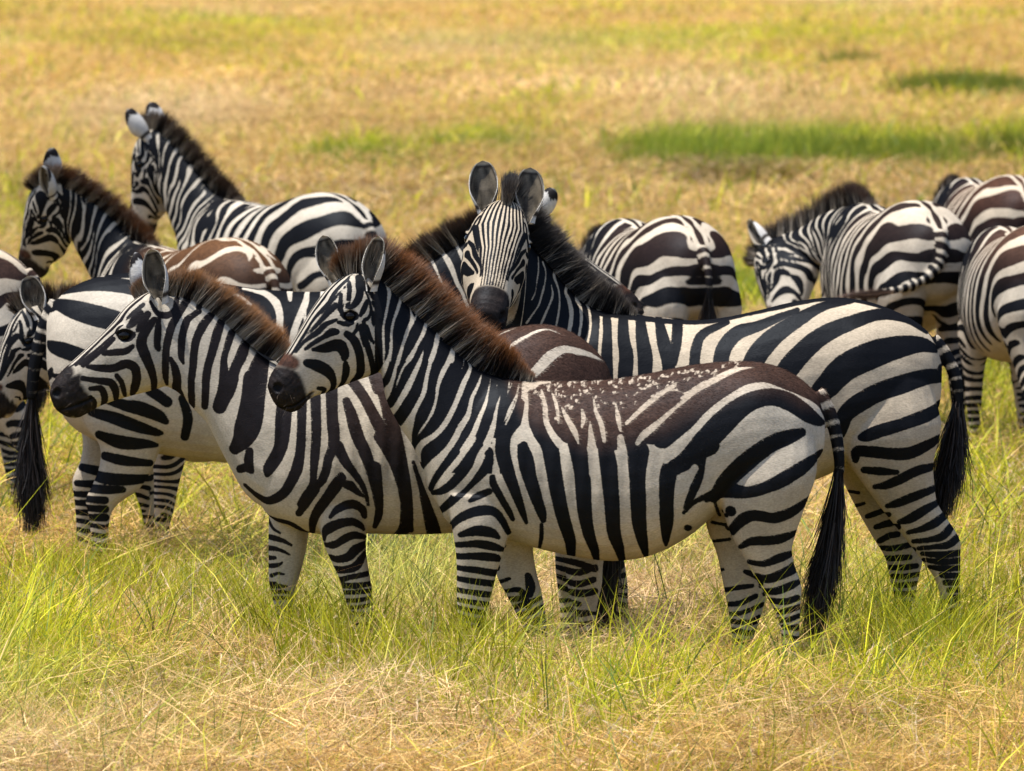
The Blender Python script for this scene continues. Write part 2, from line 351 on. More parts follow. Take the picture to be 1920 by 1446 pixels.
# ---- young zebra in front (side on)
A_HEAD = ops("""
D1 b 1130,600,30 1140,700,50 1120,800,55 1060,870,48 1000,905,35 930,905,20
D1 b 990,590,22 1010,700,24 985,820,28
D1 b 900,780,16 885,860,18 875,920,25 895,985,20
D1 b 930,620,12 945,700,12
D1 w 965,710,10 945,820,20 925,930,14
D1 w 1040,620,14 1072,720,26 1045,810,28 1010,880,12
D1 b 850,640,6 740,760,6 620,900,6 560,1010,6 470,1130,6
D1 b 900,650,7 800,760,9 700,860,8 600,980,8 500,1110,8 400,1230,7 300,1400,6
D1 b 895,730,7 820,830,13 740,900,10 640,1000,10 540,1120,10 420,1260,10 320,1400,8
D1 b 830,900,28 740,980,32 650,1080,28 560,1170,26 460,1280,20 380,1400,13
D1 b 830,1060,12 720,1110,22 640,1190,26 560,1250,22 480,1310,16 400,1420,12
D1 b 830,1195,30 780,1200,38 700,1250,22 600,1310,20 500,1390,12
D1 b 895,1000,20 950,1020,45 1010,1020,58 1070,1020,42
D1 b 860,1090,18 950,1110,24 1030,1095,18
D1 b 1230,860,22 1190,940,34 1140,1010,20
D1 b 1160,570,14 1220,680,28 1280,760,24 1340,820,28 1400,740,18
D1 b 1310,870,16 1370,950,22 1390,1000,20 1385,1200,22 1400,1400,25 1410,1560,22 1430,1680,10
D1 b 1310,980,12 1312,1080,20 1325,1130,9
D1 b 1095,1110,10 1085,1170,20 1040,1220,12
D1 b 1170,600,8 1215,740,9 1262,850,10 1285,960,14 1250,1040,16 1180,1085,20 1230,1180,26 1290,1300,14
D1 b 1130,1140,18 1160,1240,24 1200,1340,26
H1 b 310,930,22 380,950,36 450,990,33 492,1050,20 500,1110,16 470,1150,8
H1 b 570,940,18 580,990,26 570,1060,18 550,1110,11 530,1130,5
H1 b 350,840,8 430,830,30 520,810,38 562,870,30 560,895,22
H1 b 570,735,20 635,780,30 670,850,30 690,930,30 690,1010,28 640,1065,10
H1 b 695,690,22 720,760,20 760,860,20 785,950,17 790,1010,13 770,1038,7
H1 b 740,690,12 770,760,9 795,800,6
H1 b 395,1105,10 440,1115,12 435,1150,8
H1 m 20,1100,70 60,1220,80 130,1260,60/60,1050,50 110,1040,80 160,1050,90 200,1060,75 200,1150,110 250,1210,85 310,1225,55/335,1170,20 350,1140,8
H1 n 150,920,40 190,920,50 215,930,45
""")
A_NECK = ops("""
P P 703,400 1004,560 1000,700 977,715 973,790 955,807 953,880 800,880 787,873 773,848 772,790 751,797 737,787 727,763 711,730 703,705 703,560
D2 w 265,540,22 300,640,28 285,780,22 260,900,20 235,1050,20 240,1250,20 240,1400,15 236,1430,6
D3 w 235,0,13 250,100,14 240,200,5
D2 w 300,380,18 350,480,22 390,600,18 380,690,6
D2 w 400,560,25 430,690,22 400,820,26 350,960,24 325,1100,22 330,1250,18 310,1400,20
D3 w 315,0,20 310,120,22 260,260,36 200,380,46 150,440,36
D3 w 470,0,10 400,120,8 350,180,6
D2 w 560,680,25 530,730,20 540,850,15 560,950,32 520,1040,30 480,1150,28 440,1280,25 400,1440,22
D3 w 450,30,22 400,180,18 370,300,25 330,450,32 270,560,55 230,650,45
D2 w 640,760,22 600,810,14 610,880,14 585,950,18
D2 w 780,850,22 700,900,28 715,970,28 690,1080,28 640,1180,28 570,1300,25 500,1400,22
D3 w 600,60,28 540,180,24 460,280,20 400,430,17 375,515,6
D3 w 690,70,9 650,200,26 570,380,38 500,520,42 430,640,38 370,740,38 310,800,48
D2 w 960,940,18 900,1040,28 850,1120,33 820,1250,36 770,1400,35
D3 w 830,30,33 770,200,28 720,400,30 690,560,32 620,700,33 570,800,38 530,900,58 490,1000,78 500,1100,60 525,1180,30
D2 w 1150,1150,18 1080,1210,28 1020,1290,36 1000,1400,38
D3 w 1020,100,36 960,230,35 900,340,35 850,480,28 835,600,22 800,740,22 740,860,20 660,980,17 615,1050,6
D3 w 1190,235,12 1210,300,26 1140,450,36 1080,600,36 1010,760,36 930,900,38 830,1020,36 700,1110,42 640,1180,42 620,1260,40 640,1340,22
D3 w 1140,170,14 1135,250,10 1110,310,6
D3 w 1340,360,12 1300,480,25 1230,620,26 1190,800,36 1110,930,42 1020,1100,42 930,1220,42 800,1350,48 720,1450,48 640,1560,40
D3 w 1440,400,8 1420,520,18 1380,680,28 1310,850,33 1250,1000,38 1160,1150,40 1060,1290,40 960,1420,42
D3 w 1522,440,8 1490,570,6
D3 w 1555,570,8 1510,720,24 1480,880,34 1440,1020,45 1390,1130,48 1300,1280,45 1200,1420,50 1100,1520,50
D3 w 1480,1080,40 1502,1200,36 1505,1300,42 1500,1440,52
D3 w 1650,450,18 1620,620,8/1750,470,14 1730,580,18 1650,750,26 1590,890,18
""")
A_BODY = ops("""
E b 495,445,20 495,510,26 450,570,28 380,640,27 300,720,24 230,790,18 192,842,10
E w 240,470,18 190,535,20 140,600,16 115,640,12
E w 440,480,13 458,430,14 492,402,15 528,432,13 545,520,13 556,610,13 600,700,13
E w 470,470,12 440,530,14 390,600,16 330,665,18
E b 300,455,24 220,560,22 170,640,17 150,685,13/440,420,26 370,530,26 300,620,25 230,680,20 165,706,12
E w 405,370,22 330,480,22 250,580,20 205,635,16 178,672,8
E w 520,300,20 498,390,20 450,460,22 420,540,22 350,640,22 290,700,18
E b 520,598,13 526,640,18 570,720,17 610,790,15 640,850,9/500,682,16 430,712,18 388,738,10
C6 b 250,1050,8 290,990,18 370,945,24 450,930,24 510,945,20 550,1000,16 580,1060,12
C6 b 310,1070,12 400,1045,26 480,1055,23 525,1085,7
C6 b 290,1130,12 400,1120,18 490,1135,20 555,1160,8/290,1195,14 400,1190,18 500,1200,20 530,1215,8/290,1260,12 400,1270,16 510,1290,17/290,1320,12 400,1335,15 500,1350,15/290,1385,11 400,1400,13 490,1415,13
P b 855,1120,3 885,1124,4 925,1132,4/857,1134,3 885,1140,4 920,1147,4/858,1149,3 885,1157,4 915,1162,4/860,1166,3 885,1174,4 905,1176,3
P b 930,1100,3 955,1090,2/945,1115,2 975,1112,4 990,1140,6/955,1130,4 975,1128,4/962,1146,3 985,1138,4 1012,1128,3/968,1160,3 990,1155,4 1018,1145,4/975,1178,3 1000,1172,4 1024,1160,3/980,1192,3 1005,1188,4 1028,1180,3
P b 990,1085,5 995,1105,8 994,1120,5
C6 b 640,340,28 620,420,36 560,500,36 548,600,38 573,700,34 610,800,27 645,900,19 680,1000,8
C6 b 720,300,35 740,420,45 770,490,48 808,560,44 830,680,40 850,800,38 870,900,36 895,1000,33 925,1100,28 932,1190,20
C6 b 660,570,26 678,650,40 698,740,36 733,850,30 765,940,23 775,985,12/765,1010,6 765,1080,8 755,1150,5
C6 b 960,540,46 990,700,41 1000,850,39 1008,950,35 1030,1060,29 1060,1150,22 1075,1220,14
C6 b 1120,560,38 1140,680,44 1150,800,40 1160,920,38 1170,1050,34 1200,1150,24 1220,1225,14
C6 b 1300,600,62 1300,750,41 1305,880,40 1312,1000,36 1330,1100,26 1350,1180,13 1355,1215,8
C6 b 1700,560,55 1600,610,48 1520,660,44 1475,710,44 1462,850,38 1465,980,35 1462,1080,20 1465,1135,5
C6 b 1650,620,32 1640,740,24 1610,820,20 1580,900,16 1570,925,6
C6 b 1580,1030,14 1590,1035,14
C6 b 780,300,60 950,330,110 1150,350,130 1330,400,140 1420,440,110 1500,380,110/760,380,60 900,450,90 1100,480,95 1250,500,90/900,250,80 1200,230,70 1500,180,70 1800,120,50
C6 b 690,205,16 850,208,12
C6 w 685,285,10 680,360,18 672,430,22 660,500,34 620,540,28
C6 w 640,235,8 620,330,8 565,450,9/600,230,7 570,300,6
C6 w 765,265,10 785,350,18 790,430,20 830,510,24 872,560,28
C6 w 825,280,9 850,350,15 860,440,11/880,360,10 910,420,19 950,490,21 970,550,9/992,370,12 1000,420,18 990,465,11
C6 w 1035,430,7 1040,500,20 1050,600,32 1062,720,36
C6 w 1055,300,8 1070,380,15 1100,450,19 1115,540,14/1180,340,10 1195,420,18 1205,480,11
C6 w 1205,520,24 1215,600,32 1220,720,34
C6 w 1240,440,14 1330,360,19 1450,270,17 1600,190,13
C6 w 1300,550,18 1340,500,24 1450,420,26 1600,300,24 1700,230,21 1850,150,18 1920,128,14
C6 w 1385,1100,20 1388,950,38 1385,800,40 1385,700,40 1420,630,38 1500,575,38 1650,470,38 1750,360,34 1920,270,32
C7 w 0,310,24 150,215,20 290,150,15 400,135,12 600,200,10 720,290,9 780,390,8
C7 w -100,630,38 0,545,42 100,438,38 200,345,33 340,262,30 480,230,26 620,270,25 720,325,18 780,395,10
C7 b 0,235,34 150,150,30 300,112,22 450,125,22 600,190,22 700,250,20 760,310,18
C7 b -120,520,55 0,415,60 100,325,50 200,262,42 330,195,36 450,178,34 560,212,34 660,262,26 740,320,12 775,360,5
C7 b -60,690,40 20,640,48 100,560,60 200,455,62 300,365,54 400,310,45 500,297,42 600,330,43 700,400,38 760,440,22 790,450,10
C7 w 60,690,26 30,760,22 0,820,16
C7 b 170,860,25 220,790,44 280,720,48 380,630,48 480,560,43 580,520,38 660,495,22
C7 b 130,870,12 230,820,38 350,825,29 450,800,29 560,750,36 660,690,33 750,630,18 780,610,8
C7 b 0,940,6 60,880,10 130,850,16 180,840,30/170,870,4 200,960,5 215,990,3
C7 b 270,1050,22 330,980,30 400,955,27 500,970,26 600,940,26 690,880,14 715,860,5
C7 b 265,935,26/240,962,9
C7 b 320,1140,9 380,1105,20 480,1100,23 560,1085,21 630,1060,11/370,1225,9 450,1232,14 540,1200,21 600,1180,14/410,1300,9 470,1320,21 560,1290,24 620,1260,28/450,1390,11 520,1390,17 600,1360,19 650,1340,11/470,1440,9 560,1450,15 640,1430,15
C7 b 480,1500,9 560,1505,14 650,1480,12/500,1550,9 570,1555,12 650,1530,10/560,1610,10 640,1590,10
C7 b 170,1030,4 260,1045,6/180,1140,4 270,1125,5/210,1310,7 235,1300,4/235,1420,9 330,1400,10 400,1390,8/360,1310,10 400,1325,14 440,1350,8/250,1500,10 330,1490,12 420,1450,10/270,1555,8 340,1545,10 460,1500,9/275,1600,8 350,1610,10 440,1570,8/290,1650,8 350,1650,10 430,1640,8
C7 b 750,290,16 770,330,16 800,400,10 845,520,8/835,560,16 870,560,16/840,620,13 885,615,13/845,680,14 890,680,14/850,740,16 895,740,16
""")
_r = np.random.default_rng(3)
for _i in range(190):       # pale flecks in the brown saddle
    x = _r.uniform(700, 1900); y0_ = np.interp(x, [700, 1100, 1500, 1900], [222, 222, 170, 105]); y = y0_ + abs(_r.normal()) * 75
    if y > np.interp(x, [700, 1100, 1250, 1500, 1900], [430, 430, 380, 230, 130]): continue
    l = _r.uniform(5, 16); a = _r.normal(1.5 if x < 1300 else 2.4, .5)
    A_BODY.append(('w', np.array([[760 + x / 3, 640 + y / 3, _r.uniform(2.6, 4.4)], [760 + (x + l * math.cos(a)) / 3, 640 + (y + l * math.sin(a)) / 3, 2.3]])))
A = dict(p=548., yf=1310., cx=1170., d=1,
  trunk="812,830,808,905,.10 830,780,835,975,.15 870,735,880,1000,.18 930,708,945,1012,.21 1000,714,1010,1030,.23 1080,715,1085,1046,.25 1150,711,1150,1053,.26 1220,700,1220,1043,.26 1290,686,1290,1008,.255 1350,679,1345,962,.25 1410,678,1400,930,.24 1460,688,1450,910,.22 1505,713,1495,890,.19 1535,745,1530,870,.13 1547,785,1546,840,.06",
  neck="680,510,712,680,.075 705,513,716,706,.08 735,537,724,750,.085 775,577,748,798,.095 815,614,774,838,.11 855,654,794,888,.13 895,687,808,930,.15 940,704,845,965,.165 985,712,905,990,.16",
  head="690,512,712,640,.075 660,510,713,692,.09 636,520,697,704,.1 612,541,668,714,.1 589,570,640,724,.088 566,606,612,736,.073 546,639,588,742,.062 526,669,573,751,.058 510,691,559,766,.06 502,706,540,772,.053 498,722,515,760,.035",
  legs=["1390,790,1528,805,.09,.11 1350,900,1530,880,.105,.14 1352,945,1509,943,.095,.14 1370,1000,1490,1000,.075,.135 1392,1040,1484,1030,.06,.13 1415,1080,1491,1062,.048,.125 1436,1115,1502,1095,.04,.12 1455,1150,1500,1140,.034,.12 1464,1190,1498,1190,.03,.12 1464,1230,1498,1230,.03,.12 1458,1260,1500,1262,.036,.12 1448,1282,1488,1285,.036,.12 1438,1310,1495,1310,.045,.12",
        "1360,800,1520,800,.10,-.12 1328,900,1500,890,.1,-.13 1325,985,1480,960,.085,-.13 1345,1040,1460,1020,.065,-.125 1356,1090,1450,1075,.05,-.12 1364,1130,1442,1120,.042,-.12 1372,1175,1430,1165,.036,-.12 1376,1210,1415,1210,.031,-.12 1376,1250,1412,1250,.031,-.12 1368,1272,1412,1275,.036,-.12 1352,1310,1405,1310,.045,-.12",
        "835,920,950,930,.09,.11 847,985,958,975,.085,.12 853,1020,948,1020,.07,.12 856,1060,935,1060,.055,.12 856,1100,925,1100,.045,.115 857,1140,914,1140,.042,.115 862,1180,902,1180,.032,.11 866,1225,898,1225,.028,.11 862,1260,902,1262,.034,.11 850,1285,892,1288,.034,.11 840,1310,898,1310,.045,.11",
        "900,960,1000,950,.085,-.11 915,1010,1000,1000,.075,-.12 925,1050,1000,1040,.06,-.12 932,1090,1008,1085,.05,-.12 948,1120,1016,1115,.044,-.12 962,1150,1022,1148,.042,-.12 976,1185,1026,1180,.034,-.12 990,1215,1026,1212,.03,-.12 1000,1250,1034,1250,.03,-.12 998,1275,1038,1278,.035,-.12 985,1310,1040,1310,.045,-.12"],
  bumps=[(962,985,38,-.012),(1335,880,55,-.016),(925,760,40,.008),(880,860,45,.008),(1420,910,60,.008),(1420,735,36,.010),(672,660,34,.006),(606,655,22,-.006),(585,640,14,.004),(740,740,30,-.005),(775,830,30,-.006),(1300,740,60,-.006),(905,985,30,.006),(1505,860,40,.006)],
  eye=(647, 590), nostril=(512, 724), mouth="519,762 545,757 570,740 580,734",
  poll=(668, 508), nose=(500, 716),
  mane="1000,711,.02 975,708,.05 940,700,.10 897,687,.125 873,669,.13 847,647,.13 813,611,.13 780,580,.13 747,547,.13 713,516,.13 690,505,.12 665,507,.10 645,512,.09 632,520,.05",
  tail="1532,735,.035 1548,758,.032 1562,790,.03 1571,830,.028 1575,870,.024 1573,905,.02", tuft="1575,860 1567,960 1552,1050 1535,1130 1528,1200", tuftw=.052,
  ears=[((700, 532), .055, (-.02, .10, 1), (.55, .80, .12), .185, .088), ((634, 524), -.065, (.28, -.10, 1), (.42, .86, .1), .175, .082)],
)

# ---- young zebra at left front
B_HEAD = ops("""
H2 b 700,440,6 600,580,6 480,700,6 380,800,6 300,880,8/760,470,10 700,520,12 620,580,10 560,660,8 480,740,8 400,810,8 330,870,8/560,700,11 500,760,12 430,820,12 350,880,14
H2 b 590,660,14 640,675,42 690,672,20/730,535,34 690,590,24 660,615,11/790,535,22 750,600,20 725,640,11
H2 b 835,570,18 790,630,26 755,690,30 752,750,34 780,820,31 810,900,25 830,980,19 825,1055,14
H2 b 690,750,11 640,782,19 560,792,19 490,800,12
H2 b 380,890,11 470,900,21 560,898,24 640,868,27 700,890,28 715,960,27 700,1030,24 680,1080,12
H2 b 580,950,13 610,990,15 625,1050,13 630,1090,8/350,970,14 450,985,18 540,1000,24 570,1060,21 570,1120,12/400,1040,12 470,1040,19 495,1100,19 480,1160,12/400,1100,14 425,1130,13 420,1180,11
H2 b 865,560,11 860,650,20 855,740,19 865,772,11/808,450,7 850,520,13 910,545,19 970,510,17 985,430,13/905,395,10 945,400,12
H2 m 240,930,48 180,1000,75 170,1100,80 210,1180,80 290,1130,80 330,1190,70 365,1140,50 280,1030,60 320,960,20
""")
B_NECK = ops("""
D4 b 110,450,12 120,560,20 100,700,27 120,790,17
D4 b 430,250,36 350,380,38 270,520,39 230,640,37 200,800,36 190,950,34 190,1100,30 200,1200,13
D4 b 250,900,14 300,1020,38 320,1150,43 310,1250,48 360,1320,28 410,1400,8
D4 b 560,380,26 470,440,28 430,480,36 390,600,37 370,750,35 370,880,30 390,955,11
D4 b 640,150,30 600,250,30 560,330,28/520,120,40 430,220,36
D4 b 700,420,34 620,520,44 540,680,41 510,850,38 500,1000,37 480,1150,35 480,1300,35 480,1440,30
D4 b 810,500,38 770,620,46 730,780,43 680,950,41 650,1100,40 640,1280,37 630,1440,35
D4 b 930,620,36 890,750,34 850,900,30 850,1050,44 850,1250,68 800,1440,75
D4 b 1090,720,42 1050,850,58 980,1000,53 940,1150,53 880,1300,58 820,1440,58
D4 b 1330,620,30 1330,700,45 1270,900,80 1220,1100,110 1200,1300,110 1190,1440,110
D5 b 80,50,90 60,200,60 10,350,20
D5 b 340,50,110 330,250,120 310,450,140 270,600,140 220,720,105 130,830,60/300,850,38 290,980,48 320,1080,23 260,1040,40 190,1060,42
D5 b 700,300,85 680,480,85 670,650,80 650,800,70 590,930,70 520,1040,62 500,1110,28
D5 b 890,300,45 885,600,45 880,750,45 865,900,49 830,1050,58 760,1200,54 680,1320,49 550,1400,42 450,1400,32 330,1320,18 240,1240,13
D5 b 1040,200,50 1050,500,49 1050,700,47 1035,900,45 1020,1100,33 1010,1220,38 940,1330,38 880,1440,38
D5 b 1220,150,60 1230,450,59 1250,650,60 1240,800,52 1190,920,43 1160,1060,43 1100,1190,38 1020,1240,28
D5 b 1290,780,58 1380,950,48 1470,1070,33 1560,1200,26 1610,1330,17 1630,1440,9
D5 b 1330,1110,33 1280,1200,53 1220,1300,43 1140,1420,38/1400,1210,43 1500,1280,23 1580,1340,9
D5 b 1390,280,38 1450,450,58 1510,650,64 1600,850,60 1670,1050,54 1720,1250,48 1750,1440,43
D5 b 1450,60,50 1560,200,50 1650,350,52 1740,520,58 1820,700,60 1900,850,60/1700,0,60 1740,150,50
D6 b 660,560,48 700,620,46 770,740,48 820,880,43 860,1050,43 865,1200,45 840,1320,42 780,1370,17
D6 b 620,800,39 640,950,33 650,1080,28 640,1200,26 610,1290,13/920,760,8 980,950,18 1020,1100,34 1060,1250,48 1080,1350,53
D6 b 260,1205,9 320,1140,24 430,1100,31 510,1140,26 530,1200,17/210,1390,8 222,1310,24 300,1260,27 420,1240,24 510,1290,12/230,1430,10 340,1400,19 440,1350,26 530,1370,9
D6 b 350,890,33 300,960,43 230,1060,38 160,1160,36 120,1250,28 110,1340,17/420,950,33 500,1020,13/140,980,36 80,1080,28 10,1180,23
D8 b 770,360,13 830,290,33 950,220,38 1080,190,38 1180,230,23 1220,290,9/790,460,19 880,470,24 980,400,38 1080,350,38 1180,360,28 1240,380,12
D8 b 840,600,24 930,620,33 1050,590,43 1130,510,48 1240,450,28/900,740,34 1000,740,34 1130,700,43 1200,600,28 1240,550,18
D8 b 950,860,28 1080,820,23 1250,790,23/980,920,28 1120,920,26 1290,900,20/1000,1000,19 1150,990,19 1300,980,17/1030,1090,17 1180,1080,17 1310,1050,14/1050,1170,15 1180,1160,15 1320,1130,13
D8 b 130,430,24 200,440,26 300,470,18 390,520,8/130,560,24 200,560,19 300,590,10 370,630,4/130,670,23 200,665,13/130,760,18 220,750,18 280,720,6/160,870,18 230,840,10 300,850,5/140,960,14 200,960,18/150,1000,16 230,985,18 330,990,10/160,1060,18 260,1050,18 360,1060,10/170,1130,16 270,1120,16 370,1125,10/120,230,12 180,330,10 260,380,6/0,110,14 200,190,18 400,240,22 560,350,16 650,380,10
""")
B_BODY = ops("""
P P 895,560 1170,580 1160,735 1000,735 895,720
D7 w 410,900,12 520,850,12 640,810,7/520,1120,24 560,1020,28 650,950,28 800,870,22 900,830,20 1000,820,15 1100,850,11 1250,910,5
D7 w 850,1280,60 950,1180,68 1050,1090,68 1180,1030,50 1300,1050,44 1450,1090,34 1600,1160,14
P b 700,660,8 730,760,12 760,900,11 770,990,5/800,650,8 820,760,12 850,900,11 860,990,5/890,700,8 900,800,10 920,900,10
P b 1047,1045,4 1080,1050,5 1115,1062,5/1050,1062,5 1085,1068,5 1115,1058,4/1055,1085,4 1085,1090,5 1112,1082,5/1060,1104,4 1090,1108,6 1115,1104,5/1063,1125,5 1085,1128,4/1066,1145,5 1100,1145,5/1070,1165,5 1100,1165,5
""")
B = dict(p=536., yf=1281., cx=820., d=1,
  trunk="478,840,480,930,.10 500,790,505,970,.15 540,712,550,993,.185 590,662,600,1003,.21 650,650,660,1001,.23 720,648,730,1003,.25 790,648,800,1003,.255 860,640,865,998,.255 930,622,930,983,.25 990,610,985,960,.24 1040,611,1030,940,.225 1090,634,1080,925,.2 1130,673,1120,900,.15 1152,725,1148,850,.08",
  neck="300,550,312,725,.078 325,549,335,738,.082 358,556,365,770,.085 385,572,388,795,.09 420,598,410,838,.1 455,633,432,880,.12 490,667,462,930,.145 530,690,510,960,.165 565,705,555,950,.15",
  head="300,548,315,690,.075 282,545,310,722,.09 258,556,290,731,.1 233,577,257,740,.1 210,605,228,748,.088 185,631,200,757,.073 153,661,176,768,.062 126,685,156,780,.058 106,706,140,785,.06 96,722,120,780,.053 92,738,103,768,.035",
  legs=["595,890,715,900,.09,.1 598,970,692,962,.085,.12 608,1017,687,1010,.065,.12 622,1050,689,1045,.052,.12 638,1085,695,1080,.045,.12 646,1115,699,1110,.042,.12 654,1140,700,1138,.036,.12 660,1170,697,1170,.03,.12 662,1215,695,1215,.03,.12 658,1238,697,1240,.035,.12 645,1281,700,1281,.045,.12",
        "508,900,600,900,.09,-.1 502,960,580,960,.08,-.12 500,1010,576,1010,.065,-.12 500,1050,570,1045,.052,-.12 500,1085,560,1085,.045,-.12 503,1110,552,1108,.042,-.12 510,1140,545,1138,.033,-.12 514,1170,544,1170,.03,-.12 514,1220,544,1220,.03,-.12 508,1245,545,1245,.035,-.12 495,1281,548,1281,.045,-.12",
        "1010,790,1140,800,.1,.11 1020,900,1145,900,.1,.12 1035,980,1140,980,.08,.12 1050,1030,1135,1020,.06,.12 1060,1070,1130,1060,.048,.12 1066,1110,1128,1095,.042,.12 1078,1150,1118,1140,.034,.12 1084,1200,1116,1200,.03,.12 1080,1245,1118,1245,.035,.12 1066,1281,1120,1281,.045,.12",
        "1025,790,1140,800,.1,-.11 1030,900,1145,900,.1,-.12 1045,980,1140,980,.08,-.12 1060,1030,1142,1020,.06,-.12 1070,1070,1140,1060,.048,-.12 1076,1110,1138,1095,.042,-.12 1088,1150,1128,1140,.034,-.12 1094,1200,1126,1200,.03,-.12 1090,1245,1128,1245,.035,-.12 1076,1281,1130,1281,.045,-.12"],
  bumps=[(705,960,36,-.014),(630,880,60,.009),(560,780,40,.006),(500,850,30,-.006),(270,690,34,.006),(205,690,20,-.006),(655,960,30,.006)],
  eye=(236, 627), nostril=(108, 736), mouth="112,768 140,760 165,750 172,746", poll=(287, 545), nose=(95, 730),
  mane="540,690,.02 515,668,.08 490,655,.10 460,630,.10 430,603,.10 405,585,.10 380,567,.10 355,556,.10 325,548,.09 300,546,.07 280,548,.06 262,556,.06 252,562,.03",
  tail="1125,720,.03 1140,740,.03 1150,780,.03 1158,830,.028 1160,900,.024 1150,960,.02", tuft="1160,900 1152,1000 1143,1080 1136,1150 1128,1200", tuftw=.035,
  ears=[((305, 556), .055, (.28, .15, 1), (.35, .90, .1), .19, .092), ((270, 545), -.055, (.42, -.15, 1), (.80, -.45, -.1), .155, .078)],
)

# ---- adult zebra behind (trunk side on, head turned to the viewer); also the pattern of the others
SX, SY = 1.054, 1.109
fxA = lambda x: 1150 + (x - 960) * SX
fyN = lambda y: 583 + (y - 705) * SX          # head and neck
fyL = lambda y: 583 + (y - 705) * SY          # trunk front and legs
C_BODY = ops("""
C7 b 1460,190,33 1350,190,41 1200,230,49 1080,270,49 970,330,49 900,390,43 880,450,38 880,500,18/1460,350,28 1350,400,33 1200,450,31 1100,480,33 1020,510,29 990,520,17/1430,530,18 1350,570,27 1250,610,31 1150,610,30 1050,600,29 970,600,28 960,650,14
C7 b 1390,690,19 1300,710,24 1200,760,24 1130,790,20 1070,800,10/1010,705,16 1100,710,19 1190,715,10/1400,815,17 1300,850,21 1200,890,20 1140,910,10/1420,895,14 1350,930,21 1270,980,23 1210,1000,10/1460,970,18 1400,1010,21 1330,1040,14 1260,1060,9/1500,1030,17 1450,1080,20 1380,1100,13 1290,1110,9/1540,1090,18 1480,1130,17 1400,1140,10 1320,1150,9
C7 b 1560,1175,14 1450,1185,16 1340,1180,9/1560,1220,14 1450,1225,15 1350,1215,9/1560,1262,13 1450,1262,14 1380,1255,8/1560,1305,13 1450,1300,14/1560,1345,13 1470,1342,14/1570,1385,12 1490,1385,13/1570,1425,12 1500,1425,12/1570,1465,12 1500,1465,12/1580,1505,12 1500,1505,12
C7 b 950,860,6 1000,865,5/990,940,7 1030,925,5/1050,1000,10 1100,980,13 1150,960,12/1100,1060,12 1160,1040,16 1200,1030,16/1120,1140,12 1170,1110,15 1220,1100,14/1130,1180,10 1200,1180,14 1290,1160,12/1160,1240,12 1230,1235,14 1290,1230,12/1180,1290,11 1250,1290,13 1330,1280,11/1190,1340,11 1260,1340,12 1340,1330,11/1200,1390,11 1260,1390,12 1340,1380,10/1200,1440,11 1270,1440,12 1350,1430,10/1210,1490,11 1280,1490,12/1210,1540,11 1280,1540,12
C5 b 1420,1060,18 1330,1030,38 1200,1040,58 1050,1080,72 900,1150,72 800,1250,64 745,1310,52 710,1400,50 690,1500,46 690,1640,40 700,1740,16
C5 b 1370,965,8 1250,890,18 1100,862,26 950,900,34 800,960,44 700,1030,49 620,1110,54 560,1190,55 530,1300,48 520,1450,42 525,1600,40 540,1760,18
C5 b 960,785,10 900,792,16 780,820,20 620,903,35 500,985,45 410,1080,53 370,1180,50 355,1300,45 350,1450,42 360,1600,38 380,1800,16
C5 b 640,838,10 420,925,24 300,965,34 230,1040,38 205,1130,40 195,1250,40 195,1400,38 200,1600,34 210,1800,14
C5 b 250,908,10 110,970,20 70,1050,25 60,1140,27 50,1300,32 45,1500,32 50,1700,28 60,1850,12
C4 b 1250,905,16 1255,1000,22 1258,1200,24 1260,1400,30 1270,1600,28 1290,1750,14/1345,915,22 1345,1050,30 1360,1150,38 1352,1270,38 1360,1450,36 1370,1650,32 1390,1850,14/1440,935,22 1450,1050,32 1465,1150,38 1465,1260,36 1470,1450,36 1480,1650,32 1500,1880,14/1545,960,20 1570,1080,33 1595,1200,32 1600,1400,36 1605,1600,34 1620,1880,14/1650,975,26 1640,1080,26 1615,1180,26
P b 1765,690,8 1790,700,8/1770,712,7 1800,720,8/1775,730,8 1803,738,8
P b 1118,586,4 1300,604,2.5 1420,584,2.5 1560,558,3 1665,578,3 1735,612,4 1762,645,6
""")
C_NECK = [('P', np.array([[890, 340], [1000, 400], [1135, 480], [1135, 1000], [950, 1000], [915, 640], [890, 500]]))] + ops('P w 900,380,3 905,480,3 900,560,4 915,640,3/930,400,3 935,500,3 930,600,4 920,700,3/955,420,3 962,520,3 955,620,4 935,740,4/915,400,1.5 920,500,1.5 918,600,1.5') + mapped(ops("""
D7 w 1000,60,20 1020,160,15 1000,280,17 960,400,19 920,520,17 850,620,17 780,720,19
D7 w 950,0,14 930,150,17 900,280,14 880,380,14 840,460,14
D7 w 1075,310,11 1085,420,21 1040,530,21 990,630,21 940,740,19 900,860,19
D7 w 1160,150,30 1120,220,25 1150,330,18 1165,450,17 1155,580,19 1130,700,19 1110,800,18 1090,950,18
D7 w 1300,300,30 1240,390,25 1270,480,29 1295,600,34 1290,720,34 1260,880,30 1240,1050,30
D7 w 1430,400,25 1360,470,25 1400,570,25 1410,700,25 1390,850,24 1370,950,22 1360,1200,22
D7 w 1480,460,18 1450,500,20 1490,600,20 1505,750,20 1490,880,20 1465,1000,18 1450,1200,18
D7 w 1560,560,20 1610,650,24 1610,800,26 1600,950,26 1590,1100,24 1590,1300,24
D7 w 1760,600,40 1770,750,38 1760,900,36 1770,1050,36 1780,1300,38
"""), lambda x: 1140 + (x - 1140) * 1.12, lambda y: y, 1.0)
G_HEAD = mapped(A_HEAD, fxA, fyN, SX)
G_NECK = mapped(A_NECK, fxA, fyN, SX)
G_BODY = mapped([o for o in A_BODY if o[1][:, 0].max() < 962 or (o[1][:, 1].min() > 1060 and o[1][:, 0].max() < 1035)], fxA, fyL, SX) + C_BODY
